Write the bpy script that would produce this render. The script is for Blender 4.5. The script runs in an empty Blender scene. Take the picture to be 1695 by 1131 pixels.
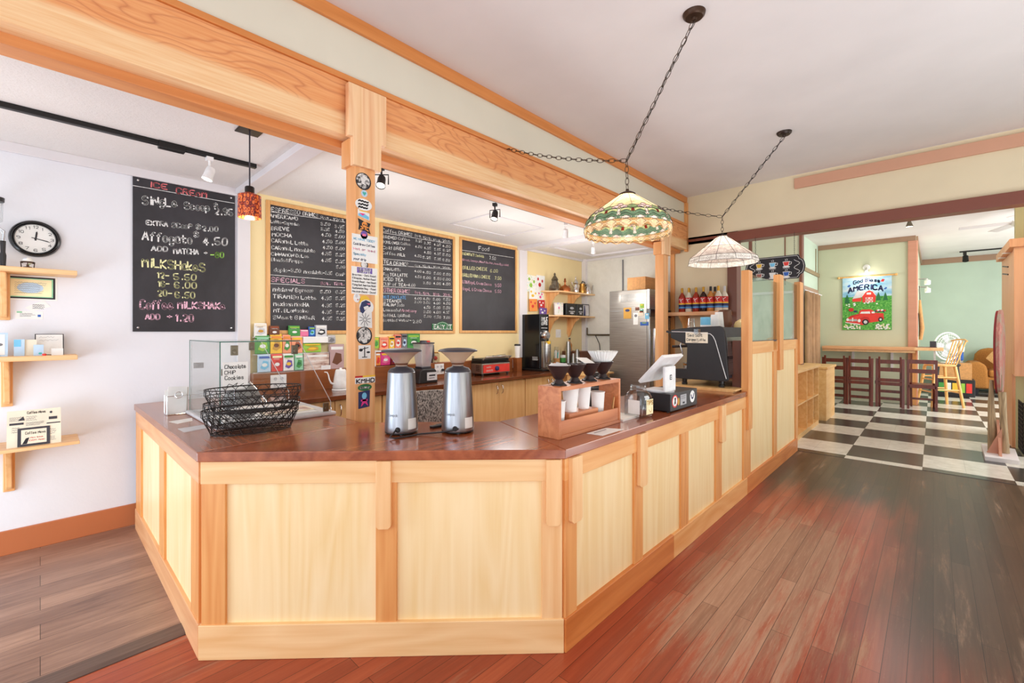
import bpy, math, random
from mathutils import Vector, Matrix
random.seed(7)
PI=math.pi
SC=bpy.context.scene
COL=SC.collection
# ---------------------------------------------------------------- camera, sky, lights, exposure
cam=bpy.data.cameras.new('camera'); cam_o=bpy.data.objects.new('camera',cam); COL.objects.link(cam_o)
cam.sensor_width=36.0; cam.lens=738/1695*36.0; cam.shift_y=-16/1695; cam.clip_start=.05; cam.clip_end=100
cam_o.location=(0,0,1.45); cam_o.rotation_euler=(PI/2,0,math.atan2(697.5,738)-PI/2)
SC.camera=cam_o
SC.view_settings.view_transform='Standard'; SC.view_settings.look='None'; SC.view_settings.gamma=1.0
SC.view_settings.use_curve_mapping=False
SC.view_settings.exposure=0.36
SC.cycles.use_denoising=True
SC.cycles.max_bounces=10; SC.cycles.diffuse_bounces=6; SC.cycles.transparent_max_bounces=24; SC.cycles.transmission_bounces=10
SC.cycles.caustics_reflective=False; SC.cycles.caustics_refractive=False
SC.cycles.sample_clamp_indirect=4.0
w=bpy.data.worlds.new('daylight'); SC.world=w; w.use_nodes=True
w.node_tree.nodes['Background'].inputs[0].default_value=(.84,.92,1,1)
w.node_tree.nodes['Background'].inputs[1].default_value=1.25
def light(name,kind,loc,energy,color=(1,1,1),size=.1,rot=(0,0,0),sizey=None,spot=None):
    l=bpy.data.lights.new(name,kind); l.energy=energy; l.color=color
    if kind=='AREA':
        l.size=size
        if sizey: l.shape='RECTANGLE'; l.size_y=sizey
    elif kind in('POINT','SPOT'): l.shadow_soft_size=size
    if spot: l.spot_size=spot; l.spot_blend=.8
    o=bpy.data.objects.new(name,l); COL.objects.link(o); o.location=loc; o.rotation_euler=rot
    return o
# daylight through the shop windows behind the camera and beside the far room
light('storefront_daylight','AREA',(-2.6,-.6,1.7),30,(.9,.95,1),4.5,(PI/2,0,-PI/2-.1),2.6)
light('ceiling_fill','AREA',(2.2,-1.75,.12),120,(.84,.93,1),4.6,(PI,0,0),2.6)  # added upward fill at floor level to lift the ceilings, no real source
light('nook_window_daylight','AREA',(-1.7,3.2,.6),34,(.74,.87,1),1.8,(PI/2-.1,0,-PI/2+.45),1.1)
light('side_window_daylight','AREA',(10.5,-3.4,2.0),200,(1,.98,.94),6,(PI/2,0,0),2.2)
for i,(x,e) in enumerate(((-.3,3.5),(1.9,12),(3.4,15),(4.6,15),(5.7,14))): light('kitchen_track_lamp','POINT',(x,3.3,1.95),e,(1,.98,.95),.22)
light('next_room_fill','POINT',(7.2,.4,2.9),22,(1,.96,.9),.2)  # added fill point without a fixture, brightens the dim near end

# ---------------------------------------------------------------- materials
def lin(c):
    c=[x/255 for x in c]
    return tuple((x/12.92 if x<=.04045 else ((x+.055)/1.055)**2.4) for x in c)+(1,)
MATS={}
class NT:
    def __init__(s,name):
        s.m=bpy.data.materials.new(name); s.m.use_nodes=True; s.t=s.m.node_tree; s.n=s.t.nodes; s.l=s.t.links
        s.b=s.n['Principled BSDF']; s.out=s.n['Material Output']; MATS[name]=s.m
    def add(s,k,**kw):
        x=s.n.new(k)
        for a,b in kw.items(): setattr(x,a,b)
        return x
    def coord(s,scale=(1,1,1),loc=(0,0,0),rot=(0,0,0),kind='Object'):
        c=s.add('ShaderNodeTexCoord'); m=s.add('ShaderNodeMapping')
        m.inputs['Scale'].default_value=scale; m.inputs['Location'].default_value=loc; m.inputs['Rotation'].default_value=rot
        s.l.new(c.outputs[kind],m.inputs['Vector']); return m.outputs['Vector']
    def noise(s,vec,scale,detail=4,rough=.55,dist=0):
        x=s.add('ShaderNodeTexNoise'); x.inputs['Scale'].default_value=scale; x.inputs['Detail'].default_value=detail
        x.inputs['Roughness'].default_value=rough; x.inputs['Distortion'].default_value=dist
        s.l.new(vec,x.inputs['Vector']); return x.outputs['Fac']
    def ramp(s,fac,stops):
        r=s.add('ShaderNodeValToRGB'); e=r.color_ramp.elements
        while len(e)<len(stops): e.new(.5)
        for k,(p,c) in zip(e,stops): k.position=p; k.color=lin(c) if len(c)==3 else c
        s.l.new(fac,r.inputs['Fac']); return r.outputs['Color']
    def mix(s,fac,a,b,mode='MIX'):
        x=s.add('ShaderNodeMix',data_type='RGBA',blend_type=mode)
        for v,i in((fac,0),(a,6),(b,7)):
            if isinstance(v,(int,float)): x.inputs[i].default_value=v
            elif isinstance(v,tuple): x.inputs[i].default_value=v
            else: s.l.new(v,x.inputs[i])
        return x.outputs[2]
    def math(s,op,a,b=None,c=None):
        x=s.add('ShaderNodeMath',operation=op)
        for i,v in enumerate((a,b,c)):
            if v is None: continue
            if isinstance(v,(int,float)): x.inputs[i].default_value=v
            else: s.l.new(v,x.inputs[i])
        return x.outputs[0]
    def bump(s,h,strength=.2,dist=.002):
        x=s.add('ShaderNodeBump'); x.inputs['Strength'].default_value=strength; x.inputs['Distance'].default_value=dist
        s.l.new(h,x.inputs['Height']); s.l.new(x.outputs[0],s.b.inputs['Normal'])
    def base(s,c):
        if isinstance(c,tuple): s.b.inputs['Base Color'].default_value=c
        else: s.l.new(c,s.b.inputs['Base Color'])
    def set(s,**kw):
        for k,v in kw.items(): s.b.inputs[k.replace('_',' ')].default_value=v
def plain(name,c,rough=.5,metal=0,var=.06,scale=9,**kw):
    t=NT(name); v=t.coord(); f=t.noise(v,scale,3)
    d=tuple(max(0,x*(1-var)) for x in c); e=tuple(min(255,x*(1+var)) for x in c)
    t.base(t.ramp(f,[(.3,d),(.7,e)])); t.set(Roughness=rough,Metallic=metal,**kw); return t
def wood(name,c1,c2,axis='Z',rough=.4,scale=1.0,coat=0,rings=.5,c3=None):
    t=NT(name); i='XYZ'.index(axis)
    s1=[14*scale]*3; s1[i]=.9*scale; s2=[90*scale]*3; s2[i]=2.5*scale; s3=[5*scale]*3; s3[i]=.45*scale
    v1=t.coord(tuple(s1)); v2=t.coord(tuple(s2)); v3=t.coord(tuple(s3))
    n1=t.noise(v1,1,4,.55,.6); n2=t.noise(v2,1,2); n3=t.noise(v3,1,2,.5,.4)
    ring=t.math('FRACT',t.math('MULTIPLY',n3,9))
    ring=t.math('ABSOLUTE',t.math('SUBTRACT',ring,.5))
    f=t.math('ADD',t.math('MULTIPLY',n1,.75),t.math('MULTIPLY',n2,.25))
    f=t.math('ADD',t.math('MULTIPLY',f,1-rings*.35),t.math('MULTIPLY',ring,rings*.35*2))
    stops=[(.28,c1),(.66,c2)] if c3 is None else [(.25,c1),(.5,c2),(.72,c3)]
    t.base(t.ramp(f,stops)); t.set(Roughness=rough,Coat_Weight=coat,Coat_Roughness=.12); t.bump(n2,.06 if coat==0 else .012); return t
def painted(name,c,rough=.6,bumps=.12,scale=60,var=.02):
    t=NT(name); v=t.coord(); a=t.noise(v,1.3,3); b=t.noise(v,scale,3)
    d=tuple(x*(1-var) for x in c); e=tuple(min(255,x*(1+var)) for x in c)
    t.base(t.ramp(a,[(.3,d),(.7,e)])); t.set(Roughness=rough); t.bump(b,bumps,.004); return t
def glass(name,tint=(1,1,1,1),rough=0.0,opac=.12):
    # thin clear sheet: mostly see-through, with a glossy film
    t=NT(name); tr=t.add('ShaderNodeBsdfTransparent'); tr.inputs[0].default_value=tint
    gl=t.add('ShaderNodeBsdfGlossy'); gl.inputs['Roughness'].default_value=.03
    fr=t.add('ShaderNodeFresnel'); fr.inputs['IOR'].default_value=1.25
    f=t.math('ADD',t.math('MULTIPLY',fr.outputs[0],.45),opac*.2)
    mx=t.add('ShaderNodeMixShader'); t.l.new(f,mx.inputs[0]); t.l.new(tr.outputs[0],mx.inputs[1]); t.l.new(gl.outputs[0],mx.inputs[2])
    t.l.new(mx.outputs[0],t.out.inputs[0]); return t
def shade_glass(name,c,tr=.55):
    t=NT(name); v=t.coord(); n=t.noise(v,22,4,.6,1.0)
    col=t.ramp(n,[(.3,tuple(x*.8 for x in c)),(.7,tuple(min(255,x*1.1) for x in c))])
    a=t.add('ShaderNodeBsdfTranslucent'); t.l.new(col,a.inputs[0]); t.base(col); t.set(Roughness=.25)
    mx=t.add('ShaderNodeMixShader'); mx.inputs[0].default_value=tr
    t.l.new(t.b.outputs[0],mx.inputs[1]); t.l.new(a.outputs[0],mx.inputs[2]); t.l.new(mx.outputs[0],t.out.inputs[0])
def emit(name,c,s):
    t=NT(name); t.base(lin(c)); t.b.inputs['Emission Color'].default_value=lin(c); t.b.inputs['Emission Strength'].default_value=s

wood('maple_panel',(240,208,148),(250,226,178),'Z',.38,.8,0,.55)
wood('fir_upright',(216,141,76),(234,172,106),'Z',.4,1,0,.6)
wood('fir_rail',(226,156,88),(240,186,122),'X',.4,1,0,.6)
wood('fir_rail_y',(214,150,100),(232,178,128),'Y',.4,1,0,.6)
wood('fir_pale_upright',(232,176,116),(244,202,148),'Z',.42,1,0,.6)
wood('fir_base_pale',(232,182,122),(246,208,154),'X',.42,1,0,.6)
wood('fir_base_orange',(196,112,50),(220,140,74),'X',.38,1,0,.6)
t=NT('beam_fir'); sx=t.add('ShaderNodeSeparateXYZ'); t.l.new(t.coord(),sx.inputs[0])
n=t.noise(t.coord((.75,2,3.2)),1,3,.5,.3); n2=t.noise(t.coord((3,80,80)),1,3); n3=t.noise(t.coord((.5,1,1)),1,2)
hh=t.math('ADD',sx.outputs[2],t.math('MULTIPLY',t.math('SUBTRACT',n3,.5),.16))
bd=t.math('FRACT',t.math('MULTIPLY',t.math('ADD',n,t.math('MULTIPLY',sx.outputs[2],.9)),22))
line=t.math('POWER',t.math('ABSOLUTE',t.math('SUBTRACT',t.math('MULTIPLY',bd,2),1)),5.0)
heart=t.mix(t.math('MULTIPLY',line,.6),t.ramp(n2,[(.35,(228,152,92)),(.65,(238,172,114))]),lin((190,104,60)))
sap=t.ramp(n2,[(.35,(238,190,136)),(.65,(246,210,162))])
mr=t.add('ShaderNodeMapRange',interpolation_type='SMOOTHSTEP'); t.l.new(hh,mr.inputs[0]); mr.inputs[1].default_value=.10; mr.inputs[2].default_value=.14
t.base(t.mix(mr.outputs[0],sap,heart)); t.set(Roughness=.5); t.bump(n2,.06)
wood('beam_dark',(206,130,72),(226,156,96),'X',.5,.8,0,.6)
wood('beam_trim',(206,128,62),(222,146,80),'X',.45,1)
wood('post_fir',(226,158,96),(242,190,136),'Z',.45,.8,0,.8)
wood('pale_board',(232,182,130),(246,206,160),'Z',.5,.6,0,.8,(226,164,116))
wood('shelf_pine',(232,178,120),(244,204,152),'X',.42,1)
wood('bracket_pine',(222,160,96),(240,192,134),'Z',.45,1.2,0,.9)
wood('cherry_left',(132,70,42),(174,108,72),'Y',.24,.9,.3,.5)
wood('cherry_top',(124,56,28),(162,86,48),'X',.2,.9,.35,.5)
wood('cherry_top_diag',(130,60,30),(172,94,54),'X',.2,.9,.35,.5)
wood('cherry_edge',(150,72,40),(188,98,56),'X',.26,1,.3,.4)
wood('dark_back_top',(92,48,26),(124,66,36),'X',.18,1,.4,.4)
wood('splash_brown',(128,70,34),(150,86,44),'X',.3,1,.2,.4)
wood('birch_door',(226,180,116),(242,206,146),'Z',.38,.8,.1,.5)
wood('cherry_box',(182,104,60),(214,140,92),'X',.4,1.2,0,.6)
wood('maple_light',(224,172,104),(240,200,138),'X',.4,1,.1,.5)
wood('natural_chair',(222,160,84),(240,190,118),'Z',.35,1.3,.2,.4)
wood('red_chair',(74,26,16),(112,44,28),'Z',.32,1.4,.2,.4)
wood('kiosk_wood',(214,146,98),(232,172,124),'Z',.42,.7,0,.5)
wood('nosing_wood',(70,54,50),(112,90,80),'X',.5,1.2,0,.3)
wood('frame_oak',(206,148,84),(228,176,112),'Z',.45,1.6,0,.4)
wood('bark_wood',(116,92,66),(196,172,136),'Z',.8,2,0,.6)
wood('salmon_trim',(196,138,112),(206,148,122),'Y',.5,.6,0,.1)
painted('lintel_brown',(124,66,48),.4,.05)
painted('jamb_brown',(112,64,46),.45,.05)
painted('salmon_paint',(208,158,130),.5,.05)
painted('green_trim',(158,126,102),.5,.05)
painted('olive_trim',(140,122,92),.5,.05)
painted('white_plaster',(231,232,237),.7,.25,40)
painted('white_gypsum',(228,223,221),.75,.12,30)
painted('textured_ceiling',(232,228,224),.85,.9,70)
painted('cream_wall',(240,220,168),.65,.1)
painted('pale_cream',(222,218,200),.65,.08)
painted('tan_wall',(226,212,180),.65,.08)
painted('sage_wall',(200,204,176),.6,.1)
painted('mint_block',(186,204,186),.6,.35,16)
painted('olive_wall',(176,166,120),.6,.1)
painted('white_trim',(226,222,224),.5,.05)
painted('baseboard_paint',(190,112,70),.35,.05)
painted('green_panel',(188,190,164),.4,.05)
t=NT('dirty_block'); v=t.coord(); a=t.noise(v,2.2,6,.7,1.2); b=t.noise(v,14,4)
t.base(t.ramp(t.math('ADD',t.math('MULTIPLY',a,.8),t.math('MULTIPLY',b,.2)),[(.22,(150,146,136)),(.38,(224,220,208)),(.7,(238,235,224))])); t.set(Roughness=.8); t.bump(b,.4,.006)
# red fir strip floor, worn pale along the walkway, browner near the tiled room
t=NT('fir_floor'); v=t.coord()
br=t.add('ShaderNodeTexBrick'); t.l.new(v,br.inputs['Vector']); br.offset=.37; br.squash=1
for k,val in(('Scale',1),('Mortar Size',.0012),('Mortar Smooth',.3),('Bias',0),('Brick Width',1.5),('Row Height',.082)): br.inputs[k].default_value=val
br.inputs['Color1'].default_value=(0,0,0,1); br.inputs['Color2'].default_value=(1,1,1,1); br.inputs['Mortar'].default_value=(.5,.5,.5,1)
g=t.noise(t.coord((1.1,30,1)),1,5,.6,.5); g2=t.noise(t.coord((3,90,1)),1,3)
pl=t.math('ADD',t.math('MULTIPLY',br.outputs['Color'],.28),t.math('ADD',t.math('MULTIPLY',g,.52),t.math('MULTIPLY',g2,.2)))
red=t.ramp(pl,[(.1,(112,42,26)),(.5,(156,68,42)),(.9,(196,104,66))])
brown=t.ramp(pl,[(.1,(44,32,25)),(.5,(68,52,41)),(.9,(96,75,59))])
tan=t.ramp(pl,[(.2,(126,94,72)),(.5,(170,138,112)),(.85,(198,170,144))])
sx=t.add('ShaderNodeSeparateXYZ'); t.l.new(t.coord(),sx.inputs[0])
def sm(x,a,b):
    m=t.add('ShaderNodeMapRange',interpolation_type='SMOOTHSTEP'); t.l.new(x,m.inputs[0]); m.inputs[1].default_value=a; m.inputs[2].default_value=b; return m.outputs[0]
wob=t.math('MULTIPLY',t.math('SUBTRACT',t.noise(t.coord((.9,7,1)),1,5),.5),1.3)
xx=t.math('ADD',sx.outputs[0],wob); yy=t.math('ADD',sx.outputs[1],t.math('MULTIPLY',wob,.35))
c=t.mix(t.math('MAXIMUM',sm(xx,4.2,5.1),t.math('MULTIPLY',sm(yy,.42,.0),sm(xx,1.6,3.2))),red,brown)
wear=t.noise(t.coord((2.2,22,1)),1,7,.78,.2); wear2=t.noise(t.coord((.9,6,1)),1,3,.5)
mask=t.math('MULTIPLY',t.math('MULTIPLY',sm(sx.outputs[0],1.5,2.6),sm(sx.outputs[0],4.6,3.3)),t.math('MULTIPLY',sm(sx.outputs[1],.15,.6),sm(sx.outputs[1],1.18,.85)))
wm=sm(t.math('ADD',t.math('ADD',t.math('MULTIPLY',wear,.6),t.math('MULTIPLY',wear2,.4)),t.math('MULTIPLY',mask,.24)),.53,.72)
c=t.mix(t.math('MULTIPLY',wm,.75),c,tan)
fine=t.noise(t.coord((5,110,1)),1,6,.8); sc=sm(t.math('ADD',fine,t.math('MULTIPLY',mask,.1)),.62,.72)
c=t.mix(t.math('MULTIPLY',sc,.5),c,lin((196,160,134)))
gap=t.ramp(br.outputs['Fac'],[(.0,(255,255,255)),(1,(92,70,62))])
c=t.mix(1.0,c,gap,'MULTIPLY'); t.base(c)
rr=t.add('ShaderNodeMapRange'); t.l.new(wm,rr.inputs[0]); rr.inputs[3].default_value=.3; rr.inputs[4].default_value=.55; t.l.new(rr.outputs[0],t.b.inputs['Roughness'])
t.bump(t.math('SUBTRACT',g2,br.outputs['Fac']),.12)
# laminate planks in the nook
t=NT('laminate'); v=t.coord(); br=t.add('ShaderNodeTexBrick'); t.l.new(v,br.inputs['Vector']); br.offset=.5
for k,val in(('Scale',1),('Mortar Size',.0012),('Brick Width',1.25),('Row Height',.16)): br.inputs[k].default_value=val
br.inputs['Color1'].default_value=(0,0,0,1); br.inputs['Color2'].default_value=(1,1,1,1); br.inputs['Mortar'].default_value=(.3,.3,.3,1)
g=t.noise(t.coord((2.2,22,1)),1,6,.7,1.6); g2=t.noise(t.coord((1.2,5,1)),1,3,.5,.6)
f=t.math('ADD',t.math('MULTIPLY',br.outputs['Color'],.15),t.math('ADD',t.math('MULTIPLY',g,.5),t.math('MULTIPLY',g2,.35)))
t.base(t.mix(1.0,t.ramp(f,[(.3,(106,78,68)),(.5,(148,116,100)),(.68,(186,150,128))]),t.ramp(br.outputs['Fac'],[(0,(255,255,255)),(1,(90,70,64))]),'MULTIPLY')); t.set(Roughness=.34)
# black and white vinyl tiles
t=NT('checker_tile'); v=t.coord((1/.66,1/.66,1),(-6.49/.66+.0,-.085/.66,.25)); ck=t.add('ShaderNodeTexChecker'); ck.inputs['Scale'].default_value=1
t.l.new(v,ck.inputs['Vector']); n=t.noise(t.coord((3,3,1)),3,6,.7); n2=t.noise(t.coord(),40,3)
li=t.ramp(n,[(.3,(204,200,188)),(.65,(228,226,216))]); dk=t.ramp(t.math('ADD',t.math('MULTIPLY',n,.6),t.math('MULTIPLY',n2,.4)),[(.35,(46,44,44)),(.7,(78,74,72))])
col=t.mix(ck.outputs['Fac'],dk,li)
br=t.add('ShaderNodeTexBrick'); t.l.new(t.coord((1/.33,1/.33,1),(-6.49/.33,-.085/.33,0)),br.inputs['Vector']); br.offset=0
for k,val in(('Scale',1),('Mortar Size',.004),('Brick Width',1),('Row Height',1)): br.inputs[k].default_value=val
col=t.mix(t.math('MULTIPLY',br.outputs['Fac'],.45),col,lin((120,112,104))); t.base(col); t.set(Roughness=.22)
# chalkboard with chalk dust
t=NT('chalkboard'); n=t.noise(t.coord((1,1,1)),3,5,.6,.5); t.base(t.ramp(n,[(.3,(36,34,38)),(.75,(56,54,60))])); t.set(Roughness=.55)
t=NT('steel'); n=t.noise(t.coord((2,2,160)),1,3); t.base(t.ramp(n,[(.3,(150,148,146)),(.7,(196,194,190))])); t.set(Metallic=1,Roughness=.3)
t=NT('brushed_side'); n=t.noise(t.coord((3,3,120)),1,3); t.base(t.ramp(n,[(.3,(150,144,138)),(.7,(176,170,162))])); t.set(Metallic=.9,Roughness=.38)
t=NT('aluminium'); n=t.noise(t.coord((80,80,3)),1,3); t.base(t.ramp(n,[(.3,(158,160,166)),(.7,(182,184,190))])); t.set(Metallic=1,Roughness=.34)
plain('chrome',(225,225,228),.12,1)
plain('black_metal',(28,26,26),.4,.3)
plain('black_gloss',(20,20,22),.22)
plain('black_plastic',(34,32,34),.45)
plain('charcoal',(58,56,64),.5)
plain('dark_brown_plastic',(46,32,32),.35)
plain('iron_wire',(44,38,36),.45,.5)
plain('bronze',(70,50,38),.4,.7)
plain('dark_bronze',(52,40,34),.35,.5)
plain('chain_brown',(74,58,44),.45,.6)
plain('brass',(176,128,62),.3,.9)
plain('copper',(186,112,66),.3,.9)
plain('pewter',(120,112,98),.32,.9)
plain('gold_foil',(206,158,58),.35,.6)
plain('white_plastic',(238,238,238),.35)
plain('white_enamel',(242,241,238),.2)
plain('white_paper',(240,240,236),.8,0,.02)
plain('cup_paper',(244,243,240),.6,0,.02)
plain('cream_paper',(238,228,206),.8,0,.03)
plain('cream_bowl',(238,216,158),.35)
plain('kraft',(200,146,92),.8,0,.06,30)
plain('grey_paint',(166,166,166),.5)
plain('light_grey',(205,205,208),.5)
plain('tan_fabric',(176,118,56),.95,0,.1,60)
plain('tan_cushion',(196,150,94),.95,0,.1,60)
t=NT('grey_weave'); n=t.noise(t.coord((160,160,60)),1,2); t.base(t.ramp(n,[(.38,(70,66,64)),(.6,(196,190,182))])); t.set(Roughness=.95)
plain('curtain_brown',(160,126,92),.9,0,.08,5)
plain('pillow_cord',(20,20,20),.6)
for n_,c_ in dict(ink_black=(30,28,34),ink_white=(236,236,234),red=(196,42,40),bright_red=(222,60,50),pink=(232,120,160),hot_pink=(226,60,140),yellow=(242,196,60),lime=(150,196,70),leaf=(70,150,70),dark_green=(36,110,62),teal=(70,180,170),sky=(120,196,232),blue=(46,96,180),navy=(40,50,96),purple=(112,86,168),orange=(238,150,70),peach=(244,160,120),mauve=(190,160,160),brown=(110,66,44),rust=(160,80,50),silver_print=(176,176,178),grey_print=(120,120,124),salmon=(232,130,110),pale_blue=(190,216,238),pale_yellow=(246,236,190),mint=(150,210,170),chalk_cup_brown=(160,100,90),amber=(200,150,60),dark_red=(130,30,36)).items():
    plain(n_,c_,.6,0,.04)
plain('chalk_w',(236,236,232),.9,0,.1,120); plain('chalk_r',(226,120,124),.9,0,.1,120); plain('chalk_p',(244,188,206),.9,0,.1,120)
plain('chalk_y',(240,234,176),.9,0,.1,120); plain('chalk_g',(176,230,110),.9,0,.1,120); plain('chalk_b',(110,170,224),.9,0,.1,120)
glass('clear_glass',(.985,.995,.99,1)); glass('case_glass',(.985,.995,.992,1),0,.1)
glass('jar_plastic',(.93,.94,.95,1),0,.5); 
def smoky(name,c,a):
    t=NT(name); t.base(lin(c)); t.set(Roughness=.15,Alpha=a)
smoky('hopper_plastic',(196,166,146),.62); smoky('blender_plastic',(196,192,196),.5)
glass('pane_grey',(.95,.985,.965,1),0,.7)
plain('glass_edge',(52,110,96),.2); 
plain('syrup_red',(150,44,20),.15); plain('syrup_dark',(44,18,14),.15); plain('syrup_amber',(196,130,60),.15); plain('syrup_clear',(214,208,190),.12)
shade_glass('sg_cream',(250,220,176),.45); shade_glass('sg_green',(136,160,116),.45); shade_glass('sg_lightgreen',(190,206,150)); shade_glass('sg_pink',(246,206,214)); shade_glass('sg_peach',(250,206,170)); shade_glass('sg_amber',(190,150,100),.4); shade_glass('sg_darkgreen',(98,128,106),.45); shade_glass('sg_white',(248,226,222),.5); shade_glass('sg_band',(250,246,240),.35); shade_glass('sg_mosaic',(190,60,34),.6)
plain('lead',(52,46,42),.45,.5)
emit('bulb_glow',(255,236,200),4)
emit('halogen_glow',(255,246,232),5)
t=NT('mosaic_glass'); br=t.add('ShaderNodeTexVoronoi'); br.inputs['Scale'].default_value=60; t.l.new(t.coord((1,1,.6)),br.inputs['Vector'])
col=t.ramp(t.math('FRACT',t.math('MULTIPLY',br.outputs['Distance'],1.7)),[(.05,(70,20,14)),(.3,(176,56,30)),(.6,(226,120,50)),(.9,(120,26,22))])
t.base(col); t.l.new(col,t.b.inputs['Emission Color']); t.b.inputs['Emission Strength'].default_value=.2; t.set(Roughness=.2)
t=NT('bar_noise_print'); n=t.noise(t.coord((30,30,30)),1,4,.7,1); t.base(t.ramp(n,[(.42,(40,38,40)),(.52,(226,224,220))])); t.set(Roughness=.6)
t=NT('sculpt_paint'); n=t.noise(t.coord((6,6,3)),1,6,.7,1.2); t.base(t.ramp(n,[(.3,(120,136,128)),(.45,(170,150,132)),(.55,(180,110,104)),(.7,(206,172,150))])); t.set(Roughness=.75); t.bump(n,.5,.01)
t=NT('floral_print'); n=t.add('ShaderNodeTexVoronoi'); n.inputs['Scale'].default_value=45; t.l.new(t.coord(),n.inputs['Vector']); t.base(t.mix(t.math('MULTIPLY',sm(n.outputs['Distance'],.5,.3),.6),lin((244,240,232)),n.outputs['Color'])); t.set(Roughness=.7)
t=NT('landscape_print'); n=t.noise(t.coord((8,8,30)),1,5); t.base(t.ramp(n,[(.35,(150,110,100)),(.5,(214,190,176)),(.65,(236,230,226))])); t.set(Roughness=.6)
t=NT('meadow'); n=t.noise(t.coord((30,30,30)),1,5,.7); t.base(t.ramp(n,[(.35,(40,120,50)),(.5,(86,170,70)),(.7,(150,206,110))])); t.set(Roughness=.8)
t=NT('banner_sky'); n=t.noise(t.coord((3,3,10)),1,4); t.base(t.ramp(n,[(.35,(120,180,214)),(.55,(176,212,230)),(.75,(226,222,226))])); t.set(Roughness=.8)
t=NT('stained_glass_pane'); n=t.noise(t.coord((8,8,2)),1,5,.7); t.base(t.ramp(n,[(.35,(176,186,170)),(.6,(222,226,212))])); t.set(Roughness=.25)
t=NT('speckle_black'); n=t.noise(t.coord(),60,4,.7); t.base(t.ramp(n,[(.4,(24,22,22)),(.7,(70,64,58))])); t.set(Roughness=.35)

# ---------------------------------------------------------------- mesh builder
GL={}
for row in """A002640|1232;B00062635342303|2332312000;C4536160501103041;D00062645412000;E46060040|0333;F460600|0333;G45361605011030414323;H0006|4046|0343;I1016;J4641301001;K0006|460340;L060040;M0006234640;N00064046;O100105163645413010;P00063645443303;Q100105163645413010|2240;R00063645443303|2340;S453616050413334241301001;T0646|2620;U060110304146;V062046;W0610243046;X0046|0640;Y062346|2320;Z06460040;a34140301102031|3430;b0600|0314243331201001;c3324140301102031;d3630|3324140301102031;e0232332414030110203141;f36261510|0424;g3324140301102031|343m2n1n0m;h0600|0314243330;i1410|1516;j242m1n0m|2526;k0600|340130;l1610;m0400|03142320|23344340;n0400|0314243330;o100103142433312010;p040n|0314243331201001;q343n|3324140301102031;r0400|03142433;s33241403122231201001;t16112031|0434;u0401102031|3430;v041034;w0410233044;x0034|0430;y0411|340n;z04340030;0100105162635312010;1051610;205162635330030;305162635342313|233231201001;4260232|2620;536060313233231201001;6352616050110203132231302;7063610;813040516262635341302011020313223;93423130405162635312010;$453616050413334241301001|271m;.1011;,111m;-0333;/0036;+0343|2521;&4013041526351301102042;(26140220;)06141200;'1614;:1112|1314;!1612|1011;#1015|3035|0242|0444""".replace('\n','').split(';'):
    k,body=row[0],row[1:]
    GL[k]=[[(int(s[i]),{'m':-1,'n':-2}.get(s[i+1]) if s[i+1] in 'mn' else int(s[i+1])) for i in range(0,len(s)-1,2)] for s in body.split('|')]
def smooth_line(p):
    if len(p)<4: return p
    q=[p[0]]
    for i in range(1,len(p)-1):
        a,b,c=p[i-1],p[i],p[i+1]
        q+= [(b[0]*.75+a[0]*.25,b[1]*.75+a[1]*.25),(b[0]*.75+c[0]*.25,b[1]*.75+c[1]*.25)]
    return q+[p[-1]]
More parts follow.
